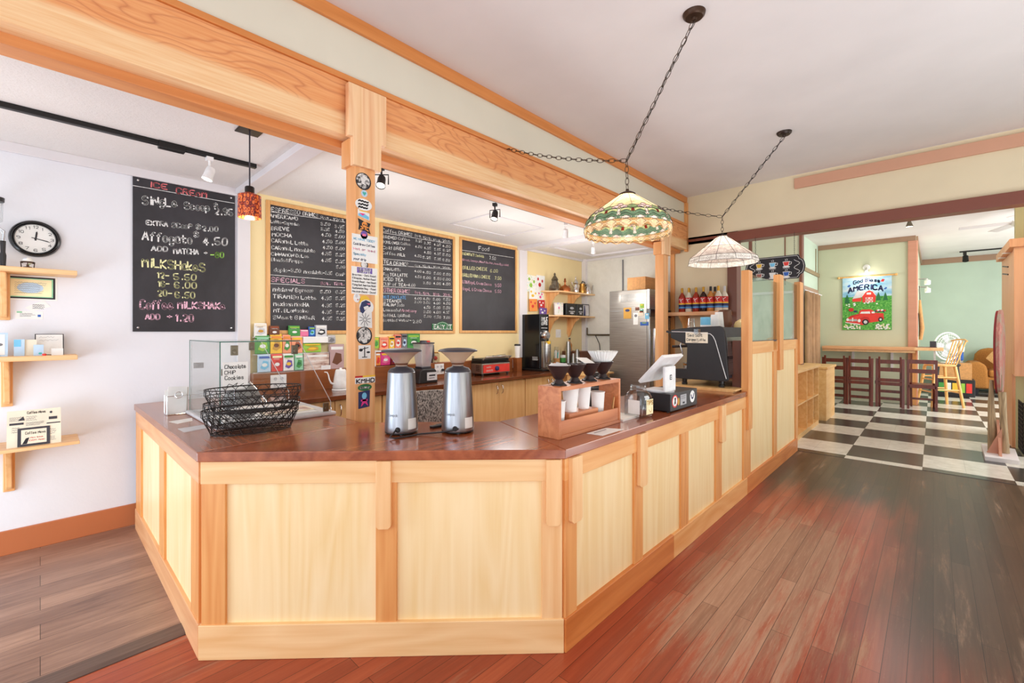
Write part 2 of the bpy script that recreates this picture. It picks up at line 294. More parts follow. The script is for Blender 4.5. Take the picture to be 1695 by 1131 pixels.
class MB:
    def __init__(s): s.v=[];s.f=[];s.mi=[];s.slots=[];s.cur=0
    def use(s,m):
        if m not in s.slots: s.slots.append(m)
        s.cur=s.slots.index(m); return s
    def face(s,idx): s.f.append(tuple(idx)); s.mi.append(s.cur)
    def add(s,vs,fs,M=None):
        o=len(s.v)
        s.v+= [tuple(M@Vector(p)) for p in vs] if M else [tuple(p) for p in vs]
        for f in fs: s.face([i+o for i in f])
        return s
    def box(s,x0,y0,z0,x1,y1,z1,M=None):
        return s.add([(x0,y0,z0),(x1,y0,z0),(x1,y1,z0),(x0,y1,z0),(x0,y0,z1),(x1,y0,z1),(x1,y1,z1),(x0,y1,z1)],
            [(0,3,2,1),(4,5,6,7),(0,1,5,4),(1,2,6,5),(2,3,7,6),(3,0,4,7)],M)
    def bar(s,a,b,w,d=None,up=(0,0,1)):
        # square bar from a to b, width w, depth d
        a=Vector(a);b=Vector(b);z=(b-a).normalized();u=Vector(up)
        if abs(z.dot(u))>.95: u=Vector((0,1,0))
        x=u.cross(z).normalized();y=z.cross(x); d=d or w
        q=[]
        for p in(a,b):
            for i,j in((-1,-1),(1,-1),(1,1),(-1,1)): q.append(p+x*(i*w/2)+y*(j*d/2))
        return s.add(q,[(0,3,2,1),(4,5,6,7),(0,1,5,4),(1,2,6,5),(2,3,7,6),(3,0,4,7)])
    def prism(s,poly,a,b,axis='Z',M=None):
        # poly: list of 2d points; axis Z:(x,y) X:(y,z) Y:(x,z)
        def mk(p,t): return {'Z':(p[0],p[1],t),'X':(t,p[0],p[1]),'Y':(p[0],t,p[1])}[axis]
        n=len(poly); vs=[mk(p,a) for p in poly]+[mk(p,b) for p in poly]
        fs=[tuple(range(n))[::-1],tuple(range(n,2*n))]+[(i,(i+1)%n,n+(i+1)%n,n+i) for i in range(n)]
        return s.add(vs,fs,M)
    def lathe(s,prof,c=(0,0,0),seg=24,cap=True,M=None,arc=None,sx=1,sy=1):
        vs=[];fs=[];n=len(prof)
        for i in range(seg):
            a=2*PI*i/seg
            for r,z in prof: vs.append((c[0]+r*sx*math.cos(a),c[1]+r*sy*math.sin(a),c[2]+z))
        for i in range(seg):
            j=(i+1)%seg
            for k in range(n-1): fs.append((i*n+k,j*n+k,j*n+k+1,i*n+k+1))
        if cap:
            if prof[0][0]>1e-6: fs.append(tuple(i*n for i in range(seg))[::-1])
            if prof[-1][0]>1e-6: fs.append(tuple(i*n+n-1 for i in range(seg)))
        return s.add(vs,fs,M)
    def tube(s,pts,r,seg=8,closed=False,M=None):
        P=[Vector(p) for p in pts]; n=len(P); vs=[];fs=[]
        up=Vector((0,0,1)); prev=None
        for i in range(n):
            a=P[(i-1)%n] if (closed or i>0) else P[i]; b=P[(i+1)%n] if (closed or i<n-1) else P[i]
            d=(b-a).normalized() if (b-a).length>1e-9 else Vector((0,0,1))
            if prev is None:
                u=up if abs(d.dot(up))<.9 else Vector((1,0,0)); x=u.cross(d).normalized()
            else:
                x=(prev-d*prev.dot(d)); x=x.normalized() if x.length>1e-6 else up.cross(d).normalized()
            prev=x; y=d.cross(x); rr=r[i] if isinstance(r,(list,tuple)) else r
            for k in range(seg):
                t=2*PI*k/seg; vs.append(P[i]+x*(rr*math.cos(t))+y*(rr*math.sin(t)))
        for i in range(n if closed else n-1):
            j=(i+1)%n
            for k in range(seg): fs.append((i*seg+k,i*seg+(k+1)%seg,j*seg+(k+1)%seg,j*seg+k))
        if not closed: fs.append(tuple(range(seg))[::-1]); fs.append(tuple(range((n-1)*seg,n*seg)))
        return s.add(vs,fs,M)
    def ball(s,c,r,seg=16,rings=10,sz=1):
        return s.lathe([(r*math.sin(PI*i/rings),-r*sz*math.cos(PI*i/rings)) for i in range(rings+1)],c,seg,False)
    # ---- flat artwork in the XZ plane, facing -Y
    def poly(s,pts,y=0): 
        return s.add([(p[0],y,p[1]) for p in pts],[tuple(range(len(pts)))])
    def rect(s,x0,z0,x1,z1,y=0): return s.poly([(x0,z0),(x1,z0),(x1,z1),(x0,z1)],y)
    def disc(s,cx,cz,rx,rz=None,y=0,n=20,a0=0,a1=2*PI):
        rz=rz or rx; full=abs(a1-a0-2*PI)<1e-6
        return s.poly([(cx+rx*math.cos(a0+(a1-a0)*i/(n if full else n-1)),cz+rz*math.sin(a0+(a1-a0)*i/(n if full else n-1))) for i in range(n)],y)
    def ribbon(s,p,w,y=0):
        for a,b in zip(p,p[1:]):
            dx,dz=b[0]-a[0],b[1]-a[1]; l=math.hypot(dx,dz)
            if l<1e-6: continue
            dx,dz=dx/l*w/2,dz/l*w/2
            s.poly([(a[0]-dz,a[1]+dx),(a[0]-dx*.9,a[1]-dz*.9),(a[0]+dz,a[1]-dx),(b[0]+dz,b[1]-dx),(b[0]+dx*.9,b[1]+dz*.9),(b[0]-dz,b[1]+dx)],y)
        return s
    def text(s,txt,x0,z0,x1,z1,h,w,y=0,jit=.25,arc=0):
        x=0; lay=[]
        for ch in txt:
            if ch==' ': x+=2.6; continue
            g=GL.get(ch) or GL.get(ch.upper()) or []
            mw=max([p[0] for st in g for p in st] or [2]); lay.append((x,g)); x+=mw+1.5
        tot=max(x-1.5,.5); kx=(x1-x0)/tot
        if tot<1.2: kx=h/6*.9
        for gx,g in lay:
            ja,jb=(random.uniform(-jit,jit) for _ in 'ab'); sl=random.uniform(-.05,.05)*jit*4
            for st in g:
                q=[]
                for p in smooth_line(st):
                    u=gx+p[0]+sl*p[1]+ja*.5; f=u/tot
                    q.append((x0+u*kx,z0+(z1-z0)*f+(p[1]+jb)*h/6+arc*4*f*(1-f)))
                s.ribbon(q,w,y)
        return s
    def scribble(s,x0,z0,x1,z1,rows,w,y=0):
        for r in range(rows):
            z=z1-(r+.5)*(z1-z0)/rows; h=(z1-z0)/rows*.3; n=max(4,int((x1-x0)/(h*1.6+1e-6))); e=x1-(x1-x0)*random.uniform(0,.3)
            s.ribbon([(x0+(e-x0)*i/n,z+h*(random.uniform(.2,1) if i%2 else -random.uniform(.2,1))) for i in range(n+1)],w,y)
        return s
    def build(s,name,mat=None,parent=None,bevel=0,smooth=None,loc=None,rz=0,label=None):
        me=bpy.data.meshes.new(name); me.from_pydata(s.v,[],s.f)
        sl=s.slots or [mat]
        for m in sl: me.materials.append(MATS[m])
        if s.slots: me.polygons.foreach_set('material_index',s.mi)
        if smooth:
            me.polygons.foreach_set('use_smooth',[True]*len(me.polygons)); me.set_sharp_from_angle(angle=math.radians(smooth))
        me.update()
        o=bpy.data.objects.new(name,me); COL.objects.link(o)
        if parent: o.parent=parent
        if loc: o.location=loc
        if rz: o.rotation_euler[2]=rz
        if bevel:
            b=o.modifiers.new('bevel','BEVEL'); b.width=bevel; b.segments=2; b.limit_method='ANGLE'; b.angle_limit=math.radians(40)
        if label: o['label']=label
        return o
def thing(name,label,cat,loc=(0,0,0),rz=0,group=None):
    o=bpy.data.objects.new(name,None); o.empty_display_size=.05; COL.objects.link(o); o.location=loc; o.rotation_euler=(0,0,rz)
    o['label']=label; o['category']=cat
    if group: o['group']=group
    return o
def tag(o,label,cat,group=None):
    o['label']=label; o['category']=cat
    if group: o['group']=group
    return o
def struct(name,mb,mat=None,bevel=0):
    o=mb.build(name,mat,None,bevel); o['kind']='structure'; return o
def dup(r,loc=None,rz=None,label=None):
    c=r.copy(); COL.objects.link(c)
    if loc: c.location=loc
    if rz is not None: c.rotation_euler[2]=rz
    if label: c['label']=label
    for ch in list(r.children):
        k=ch.copy(); COL.objects.link(k); k.parent=c
        for g in list(ch.children):
            h=g.copy(); COL.objects.link(h); h.parent=k
    return c
def B(*a,**k): return MB().box(*a,**k)
# ================================================================ SETTING
struct('floor',B(-2.5,-3.6,-.1,6.345,4.36,0),'fir_floor')
struct('wall_side',B(-1.2,-3.6,0,6.4,-3.45,3.4),'pale_cream')
struct('floor_laminate',B(-2.5,2.62,0,.52,4.36,.008),'laminate')
m=MB().prism([(2.60,0),(2.60,.004),(2.625,.012),(2.70,.012),(2.71,.008),(2.71,0)],-2.5,.50,"X"); struct("trim_1",m,"nosing_wood")
struct('floor_tile',B(6.345,-3.6,-.1,16.2,2.7,.003),'checker_tile')
struct('ceiling',B(-2.5,-3.6,3.385,6.4,2.62,3.5),'white_gypsum')
struct('ceiling_kitchen',B(-2.5,2.62,2.68,6.4,4.36,2.8),'textured_ceiling')
struct('ceiling_next_room',B(6.5,-3.6,3.36,16.2,2.7,3.5),'white_gypsum')
struct('wall_left',B(-2.5,4.36,0,1.2,4.5,2.8),'white_plaster')
struct('wall_back',B(1.2,4.36,0,6.5,4.5,2.8),'cream_wall')
struct('wall_upper',B(-2.5,2.60,2.955,6.4,2.74,3.5),'pale_cream')
m=MB().box(6.4,2.02,0,6.5,2.82,2.8).box(6.4,-3.6,2.77,6.5,2.62,3.5).box(6.4,1.9,2.7,6.5,2.62,2.8)
struct('wall_right',m,'tan_wall')
struct('wall_kitchen',B(6.4,2.82,0,6.5,4.36,2.8),'dirty_block')
# brown lintel, its thin continuation and the jamb
m=MB().box(6.355,-3.6,2.66,6.54,2.02,2.785).box(6.375,2.02,2.735,6.4,2.60,2.77)
struct('trim_2',m,'lintel_brown',.004)
struct('trim_3',B(6.36,1.90,0,6.54,2.02,2.66),'jamb_brown',.004)
struct('trim_4',B(6.37,-3.6,3.21,6.4,1.244,3.336),'salmon_paint',.003)
# fir trim at the ceiling and in the corner
struct('trim_5',B(-2.5,2.575,3.30,6.4,2.60,3.385),'beam_trim',.003)
struct('trim_6',B(6.345,2.56,2.60,6.4,2.60,3.30),'fir_upright',.003)
struct('trim_7',B(6.37,2.755,0,6.4,2.815,2.62),'fir_upright',.003)
# white trims in the kitchen
struct('trim_8',B(-2.5,4.335,2.615,1.16,4.36,2.68),'white_trim',.003)
m=MB().box(1.16,4.33,.9,1.26,4.36,2.68).box(1.15,2.74,2.63,1.27,4.36,2.68); struct('trim_9',m,'white_trim',.004)
m=MB().box(4.75,4.33,1.08,4.91,4.36,2.68).box(4.72,2.74,2.63,4.86,4.36,2.68); struct('trim_10',m,'white_trim',.004)
m=MB().box(6.34,4.28,0,6.40,4.36,2.68).box(4.91,4.33,2.645,6.4,4.36,2.68).box(6.37,2.82,2.645,6.4,4.36,2.68); struct('trim_11',m,'white_trim',.003)
m=MB()
for a in((5.0,2.95,6.1,3.0),(5.0,3.95,6.1,4.0),(5.0,3.0,5.05,3.95),(6.05,3.0,6.1,3.95)): m.box(a[0],a[1],2.655,a[2],a[3],2.68)
struct('trim_12',m,'white_trim',.003)
m=MB()
for a in((3.2,3.35,4.1,3.38),(3.2,3.97,4.1,4.0),(3.2,3.38,3.23,3.97),(4.07,3.38,4.1,3.97)): m.box(a[0],a[1],2.672,a[2],a[3],2.68)
struct('trim_13',m,'white_trim',.002)
m=MB().box(-2.5,4.342,.008,.5,4.36,.165); struct('baseboard_left',m,'baseboard_paint',.004)
# next room
m=MB().box(11.92,.25,0,12.06,1.87,3.36).box(12.06,.25,0,16.2,.39,3.36); struct('wall_green',m,'sage_wall')
struct('wall_far',B(16.1,-3.6,0,16.24,.25,3.36),'mint_block')
m=MB().box(8.3,1.87,0,11.92,2.0,3.36); struct('wall_curtain',m,'mint_block')
struct('wall_panel',B(8.2,1.50,0,8.3,2.7,3.36),'green_panel')
struct('wall_booth',B(8.32,-1.6,2.6,8.42,-.74,3.36),'olive_wall')
m=MB().box(11.89,.25,3.26,11.92,1.87,3.36).box(12.0,.22,3.26,16.1,.25,3.36).box(16.07,-3.6,3.22,16.1,.25,3.36); struct('trim_14',m,'green_trim',.004)
m=MB().box(11.885,.235,0,11.92,.37,3.26).box(11.92,.225,0,12.05,.25,3.26); struct('trim_15',m,'salmon_trim',.004)
m=MB().box(8.3,1.84,2.66,11.92,1.87,2.74); struct('trim_16',m,'olive_trim',.004)
m=MB().box(8.17,1.49,0,8.31,1.53,3.36).box(8.19,1.72,2.2,8.2,1.735,3.36).box(8.19,2.21,0,8.2,2.26,3.36); struct('trim_17',m,'jamb_brown',.003)
m=MB().box(11.6,1.855,2.74,11.63,1.87,3.26).box(11.88,1.86,0,11.9,1.87,3.26); struct('trim_18',m,'olive_trim',.002)
m=MB().box(9.9,1.835,2.27,11.75,1.87,2.36).box(11.68,1.835,0,11.76,1.87,2.27); struct('trim_19',m,'green_trim',.004)
# window behind the partition glass
w1=MB().box(8.15,1.57,.95,8.2,1.61,2.10).box(8.15,2.32,.95,8.2,2.36,2.10).box(8.15,1.57,2.06,8.2,2.36,2.10).box(8.15,1.57,.95,8.2,2.36,.99)
wo=struct('window_1',w1,'white_trim',.004); B(8.18,1.61,.99,8.19,2.32,2.06).build('window_pane','stained_glass_pane',wo)

# ================================================================ BEAM AND POSTS
t=thing('timber_beam','long knotty fir ceiling beam running above the whole counter','beam',(0,2.56,2.63))
B(-2.5,0,0,6.36,.14,.325).build('beam_face','beam_fir',t,.004)
B(-2.5,.10,-.045,6.36,.22,.05).build('lower_board','beam_dark',t,.003)
B(-2.5,-.012,.325,6.345,.06,.36).build('top_ledge','beam_trim',t,.003)
def post(name,label,x,x1,stickers):
    t=thing(name,label,'post',(x,2.52,0)); w_=x1-x
    B(0,0,.0,w_,.115,2.46).build('shaft','post_fir',t,.006)
    # stepped capital wrapped round the head of the post
    B(-.022,.021,2.452,w_+.03,.13,2.615).build('capital_block','post_fir',t,.004)
    m=MB().prism([(-.02,2.445),(w_+.03,2.445),(w_+.03,2.612),(w_+.065,2.612),(w_+.065,2.925),(-.05,2.925),(-.05,2.612),(-.02,2.612)],-.022,.02,'Y')
    m.build('capital_board','pale_board',t,.004)
    return t
pA=post('timber_post','knotty fir post at the counter covered with round stickers and notes',1.295,1.43,True)
pB=post('timber_post','plain fir post without stickers near the refrigerator',5.50,5.64,False)
# stickers on the near post (front face, local x 0..0.135, z is height)
def sx(u): return (u-587.5)/33.5*.135
def sz(v): return 1.45-(v-549.5)/738*2.675
def stick(name,label,fn):
    m=MB(); fn(m); o=m.build(name,None,pA,label=label); return o
Y0=-.0012
def round_print(u,v,ru,rv):
    def f(m):
        m.use('ink_black').disc(sx(u),sz(v),ru,rv,Y0); m.use('bar_noise_print').disc(sx(u)-.002,sz(v)+.002,ru*.86,rv*.86,Y0-.0006)
    return f
stick('round_sticker','black and white round sticker just below the capital',round_print(601,297,.051,.052))
def f(m): m.use('pale_blue').disc(sx(602.5),sz(317),.021,.021,Y0); m.use('teal').disc(sx(601),sz(316),.006,.006,Y0-.0006).disc(sx(604),sz(316),.006,.006,Y0-.0006).poly([(sx(599.5),sz(316.6)),(sx(602.5),sz(321)),(sx(605.5),sz(316.6))],Y0-.0009)
stick('heart_sticker','small pale blue sticker with a heart',f)
def f(m):
    m.use('ink_white').disc(sx(601.5),sz(336),.055,.036,Y0); m.use('ink_black').scribble(sx(593),sz(344),sx(611),sz(328),3,.009,Y0-.0006)
stick('oval_sticker','white oval sticker with black brush lettering',f)
def f(m):
    m.use('ink_white').poly([(sx(592),sz(356)),(sx(611),sz(361)),(sx(611),sz(349)),(sx(592),sz(345))],Y0)
    m.use('sky').poly([(sx(593),sz(356)),(sx(610),sz(360)),(sx(610),sz(355)),(sx(602),sz(351)),(sx(593),sz(352))],Y0-.0006); m.use('hot_pink').poly([(sx(594),sz(351)),(sx(600),sz(355)),(sx(604),sz(351))],Y0-.0009); m.use('yellow').rect(sx(594),sz(348),sx(608),sz(346.5),Y0-.0009)
stick('wave_sticker','small rectangular sticker with blue waves',f)
def f(m):
    m.use('ink_black').poly([(sx(593),sz(379)),(sx(602),sz(380)),(sx(613),sz(384)),(sx(610),sz(374)),(sx(613),sz(366)),(sx(602),sz(364)),(sx(592),sz(360)),(sx(594),sz(370))],Y0)
    m.use('orange').disc(sx(603),sz(369),.018,.017,Y0-.0006).ribbon([(sx(596),sz(378)),(sx(609),sz(373))],.007,Y0-.0006).ribbon([(sx(597),sz(373)),(sx(609),sz(379))],.007,Y0-.0006)
    m.use('ink_black').disc(sx(601.6),sz(369.5),.0045,.0045,Y0-.0012).disc(sx(605),sz(370),.0045,.0045,Y0-.0012)
stick('flag_sticker','black flag shaped sticker with an orange skull',f)
def f(m): m.use('purple').disc(sx(602),sz(387),.023,.026,Y0-.002); m.use('pink').rect(sx(599),sz(389),sx(605),sz(385),Y0-.003)
stick('purple_sticker','small purple round sticker overlapping the upper note',f)
stick('round_sticker','small dark round sticker between the two notes',round_print(603,437,.024,.024))
def f(m):
    m.use('yellow').disc(sx(603),sz(498),.035,.035,Y0); m.use('ink_white').disc(sx(606),sz(508),.048,.046,Y0-.0005)
    m.use('navy').poly([(sx(595),sz(510)),(sx(598),sz(500)),(sx(605),sz(496)),(sx(612),sz(499)),(sx(613),sz(506)),(sx(606),sz(511)),(sx(600),sz(519)),(sx(596),sz(516))],Y0-.001)
    m.use('ink_white').poly([(sx(601),sz(508)),(sx(608),sz(505)),(sx(610),sz(508)),(sx(603),sz(513))],Y0-.0015); m.use('pink').poly([(sx(606),sz(502)),(sx(612),sz(501)),(sx(611),sz(504))],Y0-.0015)
stick('whale_sticker','cut out sticker of a leaping black and white whale',f)
def f(m): m.use('ink_white').disc(sx(590.5),sz(493),.022,.028,Y0); m.use('red').disc(sx(592),sz(496),.004,.004,Y0-.0006); m.use('light_grey').disc(sx(590),sz(490),.008,.01,Y0-.0006)
stick('white_sticker','small white drop shaped sticker',f)
def f(m):
    m.use('ink_white').poly([(sx(592),sz(516.5)),(sx(615),sz(517)),(sx(615.5),sz(543)),(sx(592),sz(541))],Y0)
    m.use('grey_print')
    for a in range(10): m.ribbon([(sx(603.5)+.008*math.cos(a*.63),sz(529)+.008*math.sin(a*.63)),(sx(603.5)+.038*math.cos(a*.63+.2),sz(529)+.04*math.sin(a*.63+.2))],.004,Y0-.0006)
stick('square_sticker','white square sticker with a pen drawn flower',f)
stick('round_sticker','black and white round sticker below the square one',round_print(602.5,556,.052,.055))
def f(m):
    m.use('ink_white').rect(sx(593),sz(595),sx(613),sz(572),Y0); m.use('ink_black').ribbon([(sx(603),sz(591)),(sx(603),sz(575))],.006,Y0-.0006).ribbon([(sx(597),sz(579)),(sx(609),sz(576))],.005,Y0-.0006).disc(sx(597),sz(580),.012,.009,Y0-.0006).disc(sx(609),sz(584),.012,.006,Y0-.0006).ribbon([(sx(599),sz(592)),(sx(607),sz(592))],.005,Y0-.0006)
stick('scales_sticker','white sticker with a pair of black scales',f)
def f(m):
    m.use('ink_white').rect(sx(587.5)+.001,sz(636),sx(621)-.002,sz(626),Y0); m.use('red').rect(sx(587.5)+.001,sz(626),sx(600),sz(623),Y0); m.use('yellow').rect(sx(600),sz(626),sx(621)-.002,sz(623),Y0)
    m.use('ink_black').text('KMHD',sx(590),sz(635),sx(619),sz(635),.024,.006,Y0-.0006,0)
stick('radio_sticker','wide white sticker reading KMHD with a red and yellow stripe',f)
def f(m): m.use('dark_green').disc(sx(603.5),sz(643),.046,.021,Y0-.0003); m.use('ink_white').text('Beaver',sx(596),sz(645),sx(611),sz(645),.016,.004,Y0-.0009,0)
stick('oval_sticker','green oval sticker with white script',f)
def f(m):
    m.use('navy').poly([(sx(593),sz(678)),(sx(611),sz(676)),(sx(612),sz(648)),(sx(593),sz(650))],Y0); m.use('hot_pink').poly([(sx(597),sz(675)),(sx(600),sz(662)),(sx(605),sz(662)),(sx(609),sz(675)),(sx(603),sz(669))],Y0-.0006).rect(sx(597),sz(666),sx(608),sz(663),Y0-.0006); m.use('sky').disc(sx(602.5),sz(657),.016,.02,Y0-.0009)
stick('poster_sticker','dark sticker with a pink figure near the counter top',f)
# two paper notes taped to the post
m=MB().use('white_paper').box(0,0,0,.168,.0008,.168); x_=.01
for i,(tx,c) in enumerate([('WE HAVE TODDY','sky'),('Cold Brew Coffee','navy'),('Hot or Iced','pink'),('Specialty','sky'),('your drip','navy')]): m.use(c).text(tx,x_,.132-.03*i,x_+(.14 if len(tx)>9 else .08),.131-.03*i,.013,.0028,-.0005)
tag(m.build('paper_note',None,None,0,loc=(1.275,2.5168,1.871)),'handwritten cold brew note taped on the stickered post, upper of two','note')
m=MB().use('white_paper').box(0,0,0,.17,.0008,.165); m.use('purple').rect(.035,.128,.135,.162,-.0005); m.use('ink_white').text('BIG HOUSE',.045,.147,.125,.147,.011,.0028,-.001,0).text('COFFEE',.05,.131,.12,.131,.012,.004,-.001,0); m.use('ink_black')
for i,tx in enumerate(['Brazilian - Dark Roast','Ethiopian, Medium Roast','French Roast - Med Roast','Flying Goat American Roast','Guatemalan Reg. - Roast','Mexican Blend - Decaf']): m.text(tx,.006,.110-.02*i,.16,.109-.02*i,.011,.0022,-.0005)
tag(m.build('paper_note',None,None,0,loc=(1.272,2.5168,1.678)),'paper note with a purple coffee header on the stickered post','note')

# ================================================================ COUNTER
# left section: faces the nook (plane x = 0.495)
def lface(y0,y1,z0,z1,d): return (.495-d,y0,z0,.515,y1,z1)
t=thing('counter_section','left end of the service counter facing the white wall','counter',(0,0,0))
for a,b in((2.52,3.18),(3.33,4.03)): B(*lface(a,b,.15,.78,.0)).build('panel','maple_panel',t)
for a,b in((2.375,2.52),(3.18,3.33),(4.03,4.26)): B(*lface(a,b,.15,.78,.012)).build('stile','fir_upright',t,.002)
B(*lface(2.372,4.26,.775,.876,.013)).build('rail','fir_rail_y',t,.002)
B(.478,2.366,.0,.515,4.26,.153).build('base_board','fir_rail_y',t,.003)
# front section: 45 degree face
t=thing('counter_section','angled front of the service counter with two wide pale panels','counter',(.495,2.363,0),-PI/4)
L_=1.605
for a,b in((.107,.768),(.861,1.512)): B(a,.002,.15,b,.02,.78).build('panel','maple_panel',t)
B(.003,-.012,.15,.107,.02,.78).build('stile','fir_upright',t,.002); B(.768,-.012,.15,.861,.02,.78).build('stile','fir_upright',t,.002); B(1.512,-.012,.15,L_,.02,.78).build('stile','fir_pale_upright',t,.002)
B(.0,-.013,.775,L_,.02,.876).build('rail','fir_base_pale',t,.002)
B(-.007,-.019,0,L_+.007,.02,.153).build('base_board','fir_base_pale',t,.003)
def bracket(x0,x1,z0,parent,rot=None,y=-.036):
    m=MB().prism([(x0,.876),(x0,z0+.012),(x0+.012,z0),(x1-.012,z0),(x1,z0+.012),(x1,.876)],y,-.012,'Y'); return m.build('bracket','fir_pale_upright',parent,.002)
bracket(.774,.840,.575,t); bracket(1.530,1.596,.58,t)
# right section along the walkway (plane y = 1.22)
t=thing('counter_section','long side of the service counter along the red floor walkway','counter',(0,1.222,0))
for a,b in((1.72,2.275),(2.375,2.91),(3.03,3.56),(3.68,4.245)): B(a,.002,.15,b,.02,.78).build('panel','maple_panel',t)
for a,b in((1.632,1.722),(2.275,2.375),(2.908,3.03),(3.557,3.685),(4.242,4.33)): B(a,-.012,.15,b,.02,.78).build('stile','fir_upright',t,.002)
B(1.63,-.013,.775,4.33,.02,.876).build('rail','fir_rail',t,.002)
B(1.627,-.019,0,2.78,.02,.153).build('base_board','fir_base_orange',t,.003); B(2.78,-.018,0,4.33,.02,.15).build('base_board','fir_rail',t,.003)
bracket(1.655,1.735,.576,t); bracket(2.30,2.388,.577,t); bracket(3.62,3.715,.587,t)
# worktop in three mitred pieces
t=thing('worktop','glossy red-brown wooden worktop capping the service counter','worktop',(0,0,0))
z0,z1=.876,.92
MB().prism([(.472,4.26),(.472,2.352),(1.29,2.43),(1.29,4.26)],z0,z1).build('left_top','cherry_left',t,.004)
MB().prism([(.472,2.352),(1.622,1.202),(1.87,1.87),(1.29,2.43)],z0,z1).build('front_top','cherry_top_diag',t,.004)
MB().prism([(1.622,1.202),(4.33,1.202),(4.33,1.87),(1.87,1.87)],z0,z1).build('right_top','cherry_top',t,.004)
# ================================================================ PARTITION
t=thing('partition','tall fir partition with glass panes beyond the counter end','partition',(0,1.222,0))
for a,b in((4.45,5.255),(5.39,6.30)): B(a,.002,.15,b,.03,1.26).build('panel','maple_panel',t)
B(4.33,-.012,.15,4.45,.03,1.26).build('stile','fir_upright',t,.002); B(5.255,-.012,.15,5.39,.03,1.26).build('stile','fir_upright',t,.002); B(6.28,-.012,.15,6.40,.03,1.36).build('stile','fir_upright',t,.002)
for a,b in((4.45,5.25),(5.39,6.28)): B(a,-.012,1.245,b,.03,1.36).build('rail','fir_rail',t,.002)
B(4.33,-.019,0,6.345,.03,.153).build('base_board','fir_base_orange',t,.003)
B(4.31,-.035,.577,4.42,.03,2.0).build('post','fir_upright',t,.004); B(5.42,-.035,1.04,5.57,.03,2.065).build('post','fir_upright',t,.004); B(6.40,-.035,1.05,6.58,.03,2.065).build('post','fir_upright',t,.004)
B(4.42,.0,1.36,5.42,.008,1.98).build('glass_pane','pane_grey',t); B(5.57,.0,1.36,6.40,.008,2.03).build('glass_pane','pane_grey',t)
B(4.36,.03,.0,4.40,.12,1.37).build('end_panel','jamb_brown',t,.003)
B(4.42,-.006,1.352,6.40,.02,1.366).build('glass_channel','charcoal',t)
# ================================================================ WALL BOARDS
CH={c:'chalk_'+c for c in 'wrpygb'}
ICE=[('ICE',.1,1.106,.206,1.111,.042,'r'),('CREaM',.264,1.096,.464,1.102,.048,'r'),('SiNgLe',.057,.967,.269,.987,.066,'w'),('Scoop',.316,.981,.484,.997,.058,'w'),('$',.52,1.038,.543,1.039,.033,'w'),('2.95',.525,.979,.651,.991,.057,'w'),('EXTRA',.078,.813,.209,.822,.036,'w'),('SCooP',.236,.821,.366,.832,.037,'w'),('$',.395,.837,.424,.839,.035,'w'),('2.00',.438,.825,.545,.838,.04,'w'),('Affogato',.055,.694,.364,.706,.071,'w'),('$',.38,.769,.412,.772,.041,'w'),('4.50',.442,.711,.613,.733,.065,'w'),('ADD',.11,.62,.207,.627,.039,'w'),('MATCHA',.248,.616,.409,.628,.045,'w'),('+',.449,.635,.469,.638,.022,'w'),('-80',.494,.614,.587,.625,.047,'g'),('MiLKSHakeS',.057,.493,.454,.494,.071,'y'),('12-',.147,.414,.216,.417,.046,'y'),('5.50',.248,.408,.393,.418,.051,'y'),('16-',.152,.347,.219,.352,.045,'y'),('6.00',.253,.343,.397,.352,.052,'y'),('20-',.149,.275,.236,.28,.047,'y'),('6.50',.257,.266,.385,.27,.052,'y'),('Coffee',.042,.171,.244,.178,.07,'p'),('MiLKSHAKe',.273,.185,.597,.189,.057,'p'),('ADD',.074,.093,.161,.095,.044,'p'),('+',.206,.104,.235,.104,.028,'p'),('1.20',.262,.082,.375,.081,.057,'p')]
